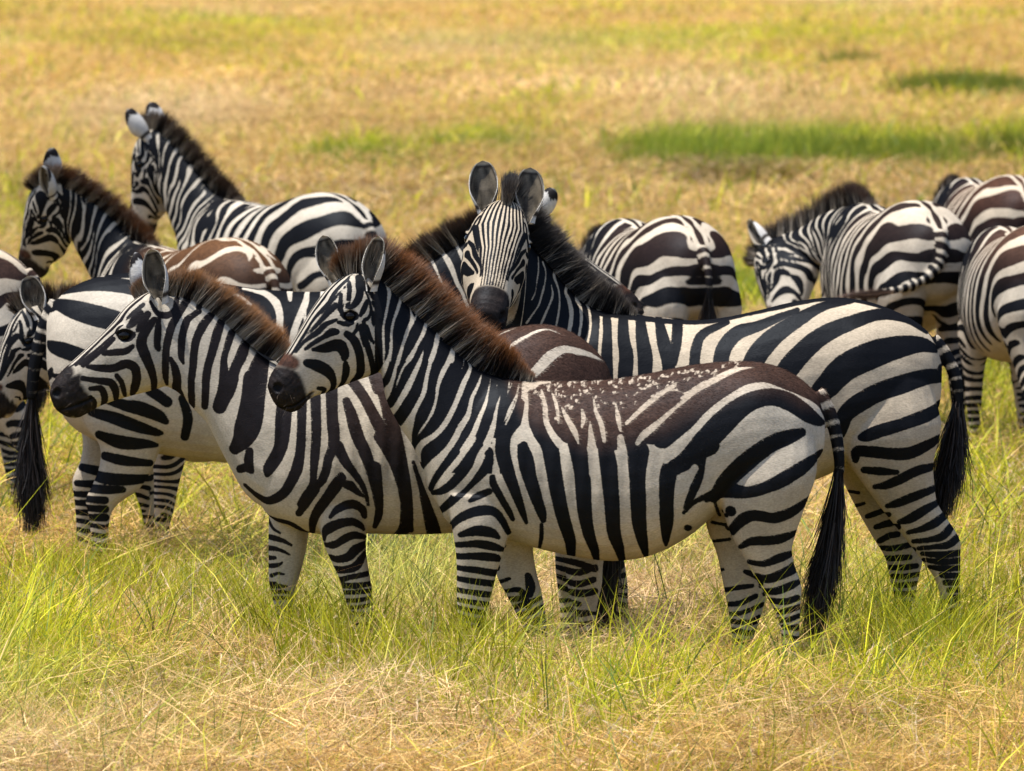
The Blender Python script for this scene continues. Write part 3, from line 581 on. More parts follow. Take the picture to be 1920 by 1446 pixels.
def msec(s, fx, fy, k=None):
    out = []
    for q in s.split():
        v = [float(x) for x in q.split(',')]
        v[0], v[2] = fx(v[0]), fx(v[2]); v[1], v[3] = fy(v[1]), fy(v[3]); out.append(v)
    return out
G = dict(p=525., yf=1254., cx=1450., d=1,
  trunk=msec("812,830,808,905,.11 830,785,835,975,.165 870,735,880,990,.2 930,708,945,1000,.225", fxA, fyL) +
     [[float(x) for x in q.split(',')] for q in "1220,593,1230,945,.25 1290,601,1300,948,.27 1350,597,1360,945,.28 1420,583,1425,935,.285 1490,566,1490,915,.28 1560,558,1555,890,.27 1620,564,1610,860,.26 1670,580,1660,840,.235 1715,602,1705,820,.2 1748,632,1740,800,.15 1766,680,1762,760,.08".split()],
  neck=[[v[0], v[1], v[2], v[3], v[4] * 1.1] for v in msec(A['neck'], fxA, fyN)],
  head=[[v[0], v[1], v[2], v[3], v[4] * 1.06] for v in msec(A['head'], fxA, fyN)],
  legs=["1600,690,1742,715,.10,.12 1570,800,1762,790,.115,.15 1580,850,1748,860,.1,.15 1613,900,1750,907,.08,.145 1650,950,1758,945,.062,.14 1690,1000,1796,1003,.05,.135 1728,1050,1799,1040,.044,.13 1752,1085,1798,1085,.037,.13 1762,1130,1799,1130,.032,.13 1762,1180,1799,1180,.032,.13 1755,1215,1800,1215,.038,.13 1738,1254,1796,1254,.048,.13",
        "1590,690,1735,715,.10,-.12 1560,800,1730,790,.115,-.15 1560,850,1710,860,.1,-.15 1583,905,1700,907,.08,-.145 1610,960,1705,950,.062,-.14 1640,1013,1735,1010,.05,-.135 1663,1050,1738,1045,.044,-.13 1672,1085,1730,1085,.037,-.13 1682,1130,1722,1130,.032,-.13 1685,1180,1722,1180,.032,-.13 1680,1215,1724,1215,.038,-.13 1665,1254,1722,1254,.048,-.13"] +
       [msec(A['legs'][2], fxA, fyL), msec(A['legs'][3], lambda x: fxA(x) - 40, fyL)],
  bumps=[(fxA(a), fyL(b), c * SX, e) for a, b, c, e in A['bumps'][:1] + A['bumps'][2:4] + A['bumps'][6:11]] + [(1520, 770, 60, -.016), (1600, 790, 60, .008), (1610, 640, 36, .010)],
  eye=(fxA(647), fyN(590)), nostril=(fxA(512), fyN(724)), mouth=None, poll=(fxA(668), fyN(508)), nose=(fxA(500), fyN(716)),
  mane=" ".join("%g,%g,%g" % (fxA(float(a)), fyN(float(b)), float(c)) for a, b, c in [q.split(',') for q in A['mane'].split()]),
  tail="1748,636,.034 1766,655,.032 1782,682,.03 1794,715,.028 1798,750,.024 1796,790,.02", tuft="1797,740 1790,820 1779,890 1768,960 1766,975", tuftw=.058,
  ears=[((fxA(700), fyN(532)), .06, (-.05, .25, 1), (.75, .6, .12), .2, .1), ((fxA(700), fyN(532)), -.06, (-.05, -.25, 1), (.75, -.6, .12), .2, .1)],
)
# ---- large adult at left facing right
D_BODY = ops("""
P b 260,514,3 230,515,4/200,516,2 215,514,4 262,512,4
C1 b 600,1012,10 660,1003,13 780,1003,16/330,1112,7 430,1072,26 550,1052,34 680,1058,36 800,1080,38 900,1110,40 1050,1130,40
C1 b 285,1200,13 330,1170,29 420,1190,48 520,1215,56 620,1240,56 720,1260,50 850,1290,50 1000,1330,50
C2 b 282,240,12 310,260,33 380,280,43 450,300,42 540,330,42 700,380,42 900,440,40/262,450,12 285,420,20 300,385,8/300,420,8 420,440,26 560,500,30
C2 b 600,540,22 720,580,30 800,595,38 900,635,33 945,670,18/860,500,24 900,520,30 955,560,28/530,620,23 650,650,33 760,690,33 880,730,23 920,740,10/570,750,23 700,790,38 840,800,23 890,810,10/600,870,23 700,892,28 850,910,18/450,960,20 640,1000,33 850,1000,23/420,1050,16 600,1060,24 700,1060,16/400,1110,14 600,1120,20/400,1160,14 600,1170,20/400,1215,14 600,1220,20
C2 b 1040,540,20 1070,650,26 1050,760,22
D4 P 700,20 1920,20 1920,900 700,900
D4 w 780,60,14 900,170,30 1030,210,25 1150,290,22/1050,120,14 1200,150,20 1320,180,33 1430,270,48 1480,400,44 1480,560,44 1500,900,44/1580,160,38 1590,240,24/1780,150,28 1760,280,43 1700,420,43 1650,560,43 1620,700,43 1600,900,40
P w 620,540,5 625,700,7 620,860,9/660,540,5 668,700,7 665,860,8/700,540,5 712,700,7 712,840,8
P w 575,560,1 570,700,8 560,870,9/450,700,8 455,870,9/400,640,6 400,870,9
""")
D_NECK = ops("""
P P 715,380 960,350 960,800 715,800
D2 w 640,60,10 700,180,24 800,330,22 850,440,18 900,560,18 960,700,18/880,180,23 960,290,38 1020,420,33 1060,530,28 1120,640,24 1180,800,24/1020,60,18 1100,200,28 1150,320,28 1200,450,24 1260,650,24
P w 750,500,3 770,560,5 785,640,5/730,520,3 745,600,5 755,700,5
""")
fxD = lambda x: 1000 + (668 - x) * 1.22
fyD = lambda y: 420 + (y - 508) * .745
D_HEAD = [(k, b) for k, b in mapped(A_HEAD, fxD, fyD, .86)]
D = dict(p=471., yf=1118., cx=430., d=-1,
  trunk="88,600,88,690,.08 100,570,98,740,.15 130,541,125,790,.21 175,521,165,820,.25 230,512,220,840,.27 290,511,285,850,.285 350,518,350,860,.29 410,530,420,868,.285 480,541,490,872,.275 560,547,570,872,.26 630,546,640,870,.24 690,551,690,862,.21 730,590,725,840,.17 760,650,755,760,.1",
  neck="690,551,670,830,.19 720,547,705,800,.17 750,525,748,770,.145 790,497,790,730,.12 840,467,835,680,.1 890,442,875,640,.09 945,428,925,605,.085 1000,420,955,590,.08",
  head="985,422,945,560,.075 1010,420,950,590,.095 1040,438,985,610,.105 1070,460,1025,622,.105 1098,481,1065,628,.09 1125,501,1095,628,.075 1148,517,1125,628,.063 1170,535,1145,628,.06 1190,552,1160,630,.06 1203,570,1180,628,.053 1208,585,1192,618,.035",
  legs=["115,690,300,740,.11,.13 155,785,312,800,.11,.14 188,830,300,845,.085,.14 188,870,285,880,.065,.14 175,905,262,915,.05,.14 162,935,225,940,.042,.135 168,965,208,968,.034,.13 172,1020,205,1020,.03,.13 168,1060,208,1060,.035,.13 165,1118,215,1118,.045,.13",
        "100,690,250,740,.1,-.13 122,770,250,790,.1,-.13 140,800,225,820,.075,-.14 150,830,208,850,.06,-.14 145,870,198,880,.048,-.14 130,905,185,910,.042,-.13 135,950,172,952,.034,-.13 138,1020,170,1020,.03,-.13 135,1060,175,1060,.035,-.13 130,1118,180,1118,.045,-.13",
        "620,800,720,800,.09,.12 640,880,710,880,.07,.12 650,940,700,940,.045,.12 655,1000,690,1000,.03,.12 655,1060,692,1060,.035,.12 650,1118,700,1118,.045,.12",
        "650,800,740,800,.09,-.12 665,880,730,880,.07,-.12 670,940,715,940,.045,-.12 675,1000,705,1000,.03,-.12 675,1060,710,1060,.035,-.12 670,1118,720,1118,.045,-.12"],
  bumps=[(345,780,55,-.014),(240,760,60,.01),(230,590,40,.008),(170,650,50,.006)],
  eye=(1052, 490), nostril=(1188, 575), mouth=None, poll=(1000, 420), nose=(1206, 575),
  mane="690,549,.03 720,543,.07 750,521,.09 790,493,.10 840,463,.10 890,438,.10 945,424,.10 985,418,.09 1010,418,.07 1025,425,.04",
  tail="105,566,.036 90,590,.034 76,630,.034 66,675,.034 60,715,.032 58,750,.028", tuft="60,730 57,790 56,850 57,920 60,1000", tuftw=.06,
  ears=[((1005, 424), .06, (.30, -.25, 1), (.9, .3, .2), .17, .085), ((1005, 424), -.06, (.55, -.12, 1), (.6, -.75, -.1), .165, .08)],
)
DBG = 0
# ---------------------------------------------------------------- zebra builder
def catmull(P, m):
    P = np.asarray(P, float); n = len(P)
    if n < 3: return np.array([P[0] + (P[-1] - P[0]) * t for t in np.linspace(0, 1, m + 1)]) if n == 2 else P
    Q = np.vstack([2 * P[0] - P[1], P, 2 * P[-1] - P[-2]])
    out = []
    for i in range(n - 1):
        a, b, c, d = Q[i], Q[i + 1], Q[i + 2], Q[i + 3]
        for t in np.arange(m) / m:
            out.append(0.5 * (2 * b + (c - a) * t + (2 * a - 5 * b + 4 * c - d) * t * t + (3 * b - a - 3 * c + d) * t ** 3))
    out.append(P[-1]); return np.array(out)

CL = 9.0
def stroke_sd(b, P):
    """signed distance of points P to a stroke of varying radius, only inside its box (else CL)"""
    c = catmull(b, 4) if len(b) > 1 else b
    c[:, 2] = np.maximum(c[:, 2], 0.4)
    R = c[:, 2].max() + CL
    m = (P[:, 0] > c[:, 0].min() - R) & (P[:, 0] < c[:, 0].max() + R) & (P[:, 1] > c[:, 1].min() - R) & (P[:, 1] < c[:, 1].max() + R)
    idx = np.nonzero(m)[0]
    if len(idx) == 0: return idx, None
    Q = P[idx]; d = np.full(len(idx), 1e9)
    if len(c) == 1: return idx, np.hypot(Q[:, 0] - c[0, 0], Q[:, 1] - c[0, 1]) - c[0, 2]
    for a, e in zip(c[:-1], c[1:]):
        v = e[:2] - a[:2]; L2 = max(v @ v, 1e-9)
        w = Q - a[:2]
        t = np.clip((w @ v) / L2, 0, 1)
        dd = np.hypot(w[:, 0] - t * v[0], w[:, 1] - t * v[1]) - (a[2] + (e[2] - a[2]) * t)
        np.minimum(d, dd, out=d)
    return idx, d
def poly_sd(b, P):
    d = np.full(len(P), 1e9); ins = np.zeros(len(P), bool)
    n = len(b)
    for i in range(n):
        a, e = b[i, :2], b[(i + 1) % n, :2]
        v = e - a; w = P - a
        t = np.clip((w @ v) / max(v @ v, 1e-9), 0, 1)
        d = np.minimum(d, np.hypot(w[:, 0] - t * v[0], w[:, 1] - t * v[1]))
        c = ((a[1] > P[:, 1]) != (e[1] > P[:, 1]))
        with np.errstate(divide='ignore', invalid='ignore'):
            xi = a[0] + (P[:, 1] - a[1]) * (e[0] - a[0]) / (e[1] - a[1] if e[1] != a[1] else 1e-9)
        ins ^= c & (P[:, 0] < xi)
    return np.where(ins, -d, d)
def field(opl, P):
    f = np.full(len(P), CL); mz = np.full(len(P), 30.0); nz = np.full(len(P), 30.0)
    for k, b in opl:
        if k == 'P':
            f = np.minimum(f, np.minimum(poly_sd(b, P), CL)); continue
        if k in 'mn':
            R = 25
            c = catmull(b, 3)
            for x, y, r in c:
                t = mz if k == 'm' else nz
                np.minimum(t, np.hypot(P[:, 0] - x, P[:, 1] - y) - r, out=t)
            continue
        i, d = stroke_sd(b, P)
        if d is None: continue
        if k == 'b': f[i] = np.minimum(f[i], np.minimum(d, CL))
        else: f[i] = np.maximum(f[i], -np.maximum(d, -CL) if False else np.where(-d > f[i], -d, f[i]))
    return np.clip(f, -CL, CL), mz, nz

def secs(s):
    return np.array(s if isinstance(s, list) else [[float(x) for x in q.split(',')] for q in s.split()], float)

def tube(S, tf, yo=0.0, side=1, egg=0.0, m=3, seg=22):
    """closed tube through chords (x,y - x,y, halfwidth[, lateral offset])"""
    S = catmull(S, m); V = []; n = len(S)
    t = np.arange(seg) / seg * 2 * math.pi
    for s in S:
        a = tf(s[0], s[1]); b = tf(s[2], s[3]); c = (a + b) / 2; h = (a - b) / 2
        y = yo + (s[5] * side if len(s) > 5 else 0)
        ct, st_ = np.cos(t), np.sin(t)
        ex = 0.88
        ct2 = np.sign(ct) * abs(ct) ** ex; st2 = np.sign(st_) * abs(st_) ** ex
        p = np.zeros((seg, 3))
        p[:, 0] = c[0] + h[0] * ct2; p[:, 2] = c[1] + h[1] * ct2
        p[:, 1] = y + s[4] * st2 * (1 - egg * ct)
        V.append(p)
    ends = [V[0].mean(0), V[-1].mean(0)]
    V = np.vstack(V + [np.array(ends)])
    Fq = []; Ft = []
    for i in range(n - 1):
        for j in range(seg):
            k = (j + 1) % seg
            Fq.append([i * seg + j, i * seg + k, (i + 1) * seg + k, (i + 1) * seg + j])
    for j in range(seg):
        k = (j + 1) % seg
        Ft.append([n * seg, k, j]); Ft.append([n * seg + 1, (n - 1) * seg + j, (n - 1) * seg + k])
    return V, np.array(Fq), np.array(Ft)

def tube3(C, R, seg=12):
    C = np.asarray(C, float); n = len(C); t = np.arange(seg) / seg * 2 * math.pi; V = []
    T_ = np.gradient(C, axis=0); T_ /= np.linalg.norm(T_, axis=1, keepdims=True)
    ref = np.array([.3, .9, .1])
    for c, tt, r_ in zip(C, T_, R):
        a = ref - tt * (ref @ tt); a /= np.linalg.norm(a); b = np.cross(tt, a); ref = a
        V.append(c + r_ * (np.cos(t)[:, None] * a + np.sin(t)[:, None] * b))
    V = np.vstack(V + [C[:1], C[-1:]]); Q = []; T = []
    for i in range(n - 1):
        for j in range(seg):
            k = (j + 1) % seg; Q.append([i * seg + j, i * seg + k, (i + 1) * seg + k, (i + 1) * seg + j])
    for j in range(seg):
        k = (j + 1) % seg; T.append([n * seg, k, j]); T.append([n * seg + 1, (n - 1) * seg + j, (n - 1) * seg + k])
    return V, np.array(Q), np.array(T)

def ball(c, r, seg=14, sq=(1, 1, 1)):
    V = []; 
    for i in range(1, seg):
        a = math.pi * i / seg
        for j in range(seg * 2):
            b = math.pi * j / seg
            V.append([c[0] + r * sq[0] * math.sin(a) * math.cos(b), c[1] + r * sq[1] * math.sin(a) * math.sin(b), c[2] + r * sq[2] * math.cos(a)])
    n = len(V); V += [[c[0], c[1], c[2] + r * sq[2]], [c[0], c[1], c[2] - r * sq[2]]]
    w = seg * 2; Fq = []; Ft = []
    for i in range(seg - 2):
        for j in range(w):
            k = (j + 1) % w; Fq.append([i * w + j, (i + 1) * w + j, (i + 1) * w + k, i * w + k])
    for j in range(w):
        k = (j + 1) % w; Ft.append([n, j, k]); Ft.append([n + 1, (seg - 2) * w + k, (seg - 2) * w + j])
    return np.array(V), np.array(Fq), np.array(Ft)

def merge(parts):
    V = []; Q = []; T = []; o = 0
    for v, q, t in parts:
        V.append(v); Q.append(np.asarray(q).reshape(-1, 4) + o); T.append(np.asarray(t).reshape(-1, 3) + o); o += len(v)
    return np.vstack(V), np.vstack(Q).astype(int), np.vstack(T).astype(int)

def remeshed(V, Q, T, voxel, smooth):
    me = mk_mesh('tmp', V, [Q, T]); o = bpy.data.objects.new('tmp', me); col.objects.link(o)
    r = o.modifiers.new('r', 'REMESH'); r.mode = 'VOXEL'; r.voxel_size = voxel
    s = o.modifiers.new('s', 'SMOOTH'); s.factor = 0.5; s.iterations = smooth
    dg = bpy.context.evaluated_depsgraph_get(); e = o.evaluated_get(dg); m = e.to_mesh()
    nv = len(m.vertices); v = np.empty(nv * 3, np.float32); m.vertices.foreach_get('co', v)
    nr = np.empty(nv * 3, np.float32); m.vertices.foreach_get('normal', nr)
    nl = len(m.loops); li = np.empty(nl, np.int32); m.loops.foreach_get('vertex_index', li)
    nt = np.empty(len(m.polygons), np.int32); m.polygons.foreach_get('loop_total', nt)
    ls = np.empty(len(m.polygons), np.int32); m.polygons.foreach_get('loop_start', ls)
    q = li[ls[nt == 4][:, None] + np.arange(4)]; t = li[ls[nt == 3][:, None] + np.arange(3)]
    e.to_mesh_clear(); bpy.data.objects.remove(o); bpy.data.meshes.remove(me)
    return v.reshape(-1, 3).astype(float), nr.reshape(-1, 3).astype(float), q, t

def bend_fn(o, a, b, s0, s1, th):
    o = np.array(o, float); a = np.array(a, float); a /= np.linalg.norm(a)
    b = np.array(b, float); b -= a * (a @ b); b /= np.linalg.norm(b); c = np.cross(a, b)
    def f(P):
        w = P - o; s = w @ a; u = w @ b; k = w @ c
        sc_ = np.clip(s - s0, 0, s1 - s0); L = s1 - s0
        ang = th * sc_ / L
        R = L / th
        A_ = s0 + R * np.sin(ang); B_ = R * (1 - np.cos(ang))
        ex = np.maximum(s - s1, 0)
        A_ = np.where(s < s0, s, A_ + ex * np.cos(th)); B_ = np.where(s < s0, 0, B_ + ex * math.sin(th))
        A2 = A_ - u * np.sin(ang); B2 = B_ + u * np.cos(ang)
        return o + A2[:, None] * a + B2[:, None] * b + k[:, None] * c
    return f

def smooth01(x): x = np.clip(x, 0, 1); return x * x * (3 - 2 * x)

def ear_mesh(base, y, ax, op, L, W, tf, flip):
    c = tf(*base); c = np.array([c[0], y, c[1]])
    ax = np.array(ax, float); ax /= np.linalg.norm(ax)
    op = np.array(op, float); op -= ax * (op @ ax); op /= np.linalg.norm(op); sd_ = np.cross(ax, op)
    nv_, nu = 22, 18; Vs = []; lt = []
    for layer in (0, 1):
        for i in range(nv_):
            v = i / (nv_ - 1)
            w = W * (0.52 + 0.48 * smooth01(np.array(v / 0.5))) if v < 0.5 else W * math.sqrt(max(0.0, 1 - ((v - 0.5) / 0.5) ** 2.6))
            span = math.radians(np.interp(v, [0, .2, .5, .8, 1], [330, 270, 205, 150, 100]))
            R = w / 2 / math.sin(min(span / 2, math.pi / 2)) - layer * 0.0035
            R = max(R, 0.0004)
            cc = c + ax * (L * v - 0.02) - op * (0.012 * math.sin(v * 3)) - op * (0.25 * L * v * v * 0.5)
            for j in range(nu):
                u = j / (nu - 1) * 2 - 1
                ph = u * span / 2
                p = cc + sd_ * (R * math.sin(ph)) + op * (-R * math.cos(ph) + (w / 2) * 0.6)
                Vs.append(p)
                edge = max(0, (abs(u) - 0.72) / 0.28)
                if layer == 0:
                    if v > .97: k = [.6, .58, .55]
                    elif v > 0.76 + 0.05 * math.sin(u * 5): k = [.02, .016, .015]
                    elif v < 0.22 and v > .1: k = [.05, .04, .035]
                    else: k = [.62, .59, .55]
                else:
                    if v > .95: k = [.55, .5, .42]
                    elif edge > 0.55: k = [.34, .3, .24]
                    elif edge > 0.0 or v > .88: k = [.045, .035, .03]
                    else:
                        g = 0.8 + 0.6 * math.sin(u * 9 + v * 4) * (0.5 + 0.5 * math.sin(v * 17 + u * 3))
                        k = [.15 * g, .125 * g, .092 * g]
                        if abs(u) < .25 and .2 < v < .5: k = [x * .45 for x in k]
                lt.append(k)
    Q = []
    N = nv_ * nu
    for i in range(nv_ - 1):
        for j in range(nu - 1):
            a = i * nu + j
            Q.append([a, a + 1, a + nu + 1, a + nu]); Q.append([N + a, N + a + nu, N + a + nu + 1, N + a + 1])
    for i in range(nv_ - 1):
        for j in (0, nu - 1):
            a = i * nu + j; Q.append([a, a + nu, N + a + nu, N + a])
    for j in range(nu - 1):
        a = (nv_ - 1) * nu + j; Q.append([a, a + 1, N + a + 1, N + a])
    return np.array(Vs), np.array(Q), np.array(lt)

def zebra(T, oplist, loc_px, label, group, rotz_extra=0.0, scale=1.0, voxel=0.008, bends=(), col_=None, seed=0,
          coat=0, mane_n=5000, front=True, mane_tip=(.10, .04, .015), mane_mid=(.03, .018, .012), ears=None, brown=None,
          bias=.002, tail_dark=1, tuft_col=(.016, .012, .011), brow_y=.072, crown=0.0, dark_s=.86, ears_post=None, bumps=None, face_n=9, nose_off=0.0, anchor=None, mirror=False, tail=None, tuft=None, tuftw=None, legz=.26, warp_noise=0.0, lt0=(.50, .445, .365), mane_len=1.0, mane_from=0.0, tan=None, depth=None, muzzle=(.013, .0095, .008), sheen=None, dkbase=(.0045, .0042, .005), ear_tpl=None):
    r = np.random.default_rng(seed + 100)
    d = T['d'] * (-1 if mirror else 1); p = T['p'] / scale; cx, yf = T['cx'], T['yf']; side = d
    TD = T['d']
    tf = lambda x, y: np.array([TD * (cx - x) / p, (yf - y) / p])
    def inv(P): return np.stack([cx - TD * P[:, 0] * p, yf - P[:, 2] * p], 1)
    sc_ = scale
    def S(s):
        a = secs(s).copy(); a[:, 4] *= sc_
        if a.shape[1] > 5: a[:, 5] *= sc_
        return a
    parts = [tube(S(T['trunk']), tf, egg=.14, seg=36), tube(S(T['neck']), tf, egg=.22), tube(S(T['head']), tf, egg=-.06)]
    for L in T['legs']: parts.append(tube(S(L), tf, side=side, seg=16))
    # brow ridges
    e = tf(*T['eye'])
    if front:
        for sg in (1, -1): parts.append(ball((e[0] - .005, sg * brow_y * sc_, e[1] + .012), .034 * sc_, 10, (1.2, .9, .9)))
    tl = catmull(np.array([[float(x) for x in q.split(',')] for q in (tail or T['tail']).split()]), 3)
    tc3 = np.array([[tf(a_[0], a_[1])[0], (a_[3] * side if len(a_) > 3 else 0) * sc_, tf(a_[0], a_[1])[1]] for a_ in tl])
    parts.append(tube3(tc3, np.array([a_[2] * .8 * sc_ for a_ in tl])))
    V, Q, Tn = merge(parts)
    V, NR, Q, Tn = remeshed(V, Q, Tn, voxel, max(4, int(7 * .0075 / voxel * .0065 / voxel)) if voxel < .009 else 5)
    P = inv(V)
    Pw = P.copy()
    if warp_noise:
        w = warp_noise * p
        for k in range(3):
            fx, fy = r.uniform(1.5, 4.5, 2) * 6.28 / p; ph = r.uniform(0, 6.28, 4)
            Pw[:, 0] += w * np.sin(P[:, 1] * fy + ph[0]) * np.cos(P[:, 0] * fx + ph[1]); Pw[:, 1] += w * np.sin(P[:, 0] * fx + ph[2]) * np.cos(P[:, 1] * fy + ph[3])
    if crown:
        Pw[:, 1] += p * crown * (1 - np.exp(-np.abs(V[:, 1]) / (.07 * scale))) * np.clip(NR[:, 2], 0, 1) ** 2 * smooth01((.62 - V[:, 0]) / .1)
    f, mz, nz = field(oplist, Pw)
    f = f / T['p'] - np.where(V[:, 0] < .5, bias, min(bias, .0025)); mz = mz / T['p']; nz = nz / T['p']
    # face: fine lines down the forehead and nose, seen from the front
    pl = tf(*T['poll']); ns = tf(*T['nose']); hl = np.linalg.norm(ns - pl); a = (ns - pl) / hl
    up = np.array([-a[1], a[0]]);  up = up if up[0] > 0 else -up
    w = V[:, [0, 2]] - pl; s = (w @ a) / hl; q = w @ up
    nd = NR[:, [0, 2]] @ up
    W = np.interp(s, [-.1, 0, .1, .3, .55, .8, 1], [.03, .05, .10, .14, .085, .042, .035]) * sc_
    ay = np.abs(V[:, 1]); n = face_n
    ph = ay / W * n * np.interp(s, [.5, .8], [1, .55]) * math.pi + .25 * np.sin(s * 30 + np.sign(V[:, 1]))
    fd = (-np.cos(ph) - .12) * W / n / math.pi * .8
    wt = smooth01((nd - .62) / .14) * smooth01((s + .12) / .1) * smooth01((dark_s + .03 - s) / .04) * (q > -.04)
    wt = np.where((s > -.12) & (s < .85) & (np.abs(q) < .25), wt, 0)
    f = f * (1 - wt) + np.clip(fd * 3, -.016, .016) * wt
    dm = (dark_s - s) * hl
    mz = np.where((s > .5) & (s < 1.3) & (nd > .35) & (np.abs(q) < .16 * sc_), np.minimum(mz, dm), mz)
    # dark line down the back
    # close bands low on the legs
    zb = V[:, 2] + .004 * np.sin(V[:, 0] * 60 + V[:, 1] * 40); per = .036
    fb = -np.cos(2 * math.pi * zb / per) * per / 6.3 - .001
    wb = smooth01((legz - V[:, 2]) / .03)
    f = np.where(V[:, 2] < legz, np.minimum(f, fb) * (1 - wb) + fb * wb, f)
    if crown:
        dl = np.abs(V[:, 1]) + .004 * np.sin(V[:, 0] * 40); up_ = (NR[:, 2] > .5) & (V[:, 0] < .6)
        f = np.where(up_ & (dl < .034), dl - .014, f)
    # rings round the tail dock
    tdst = np.full(len(V), 1e9); tpar = np.zeros(len(V)); cl = np.concatenate([[0], np.cumsum(np.linalg.norm(np.diff(tc3, axis=0), axis=1))])
    for i in range(2, len(tl)):
        dq = np.linalg.norm(V - tc3[i], axis=1); mm = dq < tdst
        if i < len(tl) - 1:
            dv = tc3[i + 1] - tc3[i]; tpar = np.where(mm, cl[i] + (V - tc3[i]) @ dv / np.linalg.norm(dv), tpar)
        tdst = np.where(mm, dq, tdst)
    ft = np.sin(tpar * 120 + .8 * np.sin(tpar * 37) + V[:, 1] * 30) * .004 - .0012 - .004 * smooth01(tpar / .3) * tail_dark
    rear = (V[:, 0] < tc3[2][0] + .01) | (np.abs(V[:, 1]) > .06 * sc_)
    f = np.where((tdst < .042 * sc_) & rear & (V[:, 0] < tc3[0][0] + .03), ft, f)
    # legs: hooves
    hoof = smooth01((.055 - V[:, 2]) / .01)
    n1 = np.sin(V[:, 0] * 9 + seed) * np.cos(V[:, 2] * 7 + seed * 2) * .5 + .5
    LT = np.tile(np.array(lt0), (len(V), 1)); DK = np.tile(np.array(dkbase), (len(V), 1))
    # dusty, warmer hair low on the flanks
    tn = smooth01((1.05 - V[:, 2]) / .5) * .45 + .2 * n1
    LT = LT * (1 - tn[:, None]) + np.array([.41, .325, .23]) * tn[:, None]
    if brown is not None:
        bw, bcol, lcol = brown(P, V)
        DK = DK * (1 - bw[:, None]) + np.array(bcol) * bw[:, None]
        LT = LT * (1 - .5 * bw[:, None]) + np.array(lcol) * .5 * bw[:, None]
    jv = r.uniform(.55, 1.5, len(V))[:, None]
    if brown is not None: DK = DK * (1 - bw[:, None]) + DK * jv * bw[:, None]
    LT = LT * r.uniform(.93, 1.07, len(V))[:, None]
    for arr, c, cc in ((nz + nose_off, (.050, .023, .014), None), (mz, muzzle, None)):
        wz = smooth01((.010 - arr) / .018)
        c = np.array(c)[None] * (1 + .8 * smooth01((np.sin(V[:, 0] * 90) * np.sin(V[:, 2] * 110 + 1) + .6) / 1.2))[:, None] * r.uniform(.7, 1.3, (len(V), 1)); LT = LT * (1 - wz[:, None]) + np.array(c) * wz[:, None]; DK = DK * (1 - wz[:, None]) + np.array(c) * .8 * wz[:, None]
    LT = LT * (1 - hoof[:, None]) + np.array([.05, .045, .04]) * hoof[:, None]
    for (bx, by, br, amp) in (bumps if bumps is not None else T.get('bumps', ())):
        g_ = amp * sc_ * np.exp(-((P[:, 0] - bx) ** 2 + (P[:, 1] - by) ** 2) / br ** 2) * smooth01(np.abs(NR[:, 1]) / .5)
        V[:, 1] += np.sign(V[:, 1]) * g_ * (np.abs(V[:, 1]) > .03)
    rib = .0022 * np.sin(V[:, 0] * 2 * math.pi / .055 + V[:, 2] * 6) * np.exp(-((V[:, 0] - .18) / .3) ** 2 - ((V[:, 2] - .80) / .16) ** 2) * np.abs(NR[:, 1])
    V[:, 1] += np.sign(V[:, 1]) * rib
    mw = smooth01((.01 - mz) / .02)[:, None]; V += NR * mw * (.0005 * np.sin(V[:, [2]] * 240 + 6 * np.sin(V[:, [0]] * 60)) + r.normal(size=(len(V), 1)) * .0003)
    # nostril pits and mouth
    for sg in (1, -1):
        nn = tf(*T['nostril'])
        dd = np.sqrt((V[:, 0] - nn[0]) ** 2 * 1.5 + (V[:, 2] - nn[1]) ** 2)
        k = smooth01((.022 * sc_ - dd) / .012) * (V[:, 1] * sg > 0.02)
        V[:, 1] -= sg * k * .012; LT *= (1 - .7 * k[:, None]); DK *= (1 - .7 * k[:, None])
    if T.get('mouth'):
        mp = np.array([[float(x) for x in q_.split(',')] for q_ in T['mouth'].split()])
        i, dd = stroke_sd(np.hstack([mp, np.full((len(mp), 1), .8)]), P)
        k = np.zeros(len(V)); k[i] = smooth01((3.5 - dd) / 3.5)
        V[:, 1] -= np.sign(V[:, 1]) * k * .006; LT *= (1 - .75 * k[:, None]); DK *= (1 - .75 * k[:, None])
    # eye sockets
    eyes = []
    for sg in (1, -1):
        dd = np.hypot(V[:, 0] - e[0], V[:, 2] - e[1]); mk = (dd < .02) & (V[:, 1] * sg > 0)
        ymax = np.abs(V[mk, 1]).mean() if mk.any() else .08
        k = smooth01((.030 * sc_ - np.hypot((V[:, 0] - e[0]), (V[:, 2] - e[1]) * 1.25)) / .010) * (V[:, 1] * sg > .02)
        V[:, 1] -= sg * k * .008
        LT = LT * (1 - k[:, None]) + np.array([.012, .010, .009]) * k[:, None]; DK = DK * (1 - .3 * k[:, None])
        eyes.append((e[0], sg * (ymax - .018 * sc_), e[1]))
    allV, allQ, allT, st, l_, k_ = [V], [Q], [Tn], [f], [LT], [DK]
    off = len(V)
    # short coat standing off the skin
    if coat:
        sel = r.integers(0, len(V), coat)
        sel = sel[V[sel, 2] > .25]
        nr = NR[sel]; flow = np.tile(np.array([-.8, 0, -.45]), (len(sel), 1)) + r.normal(size=(len(sel), 3)) * .16
        flow -= nr * np.sum(flow * nr, 1)[:, None]; flow /= np.linalg.norm(flow, axis=1, keepdims=True) + 1e-9
        headm = ((V[sel][:, [0, 2]] - pl) @ a > -.02)
        ln = r.uniform(.006, .011, len(sel)) * np.where(headm, .5, 1)
        if brown is not None: ln = ln * (1 + .8 * bw[sel])
        dr = flow + nr * r.uniform(.15, .4, (len(sel), 1))
        bV, bQ, bT, bt, bi = blades(V[sel] - nr * .001, dr, ln, r.uniform(.0010, .0018, len(sel)), np.zeros((len(sel), 3)), 1, side=nr + r.normal(size=nr.shape) * .4)
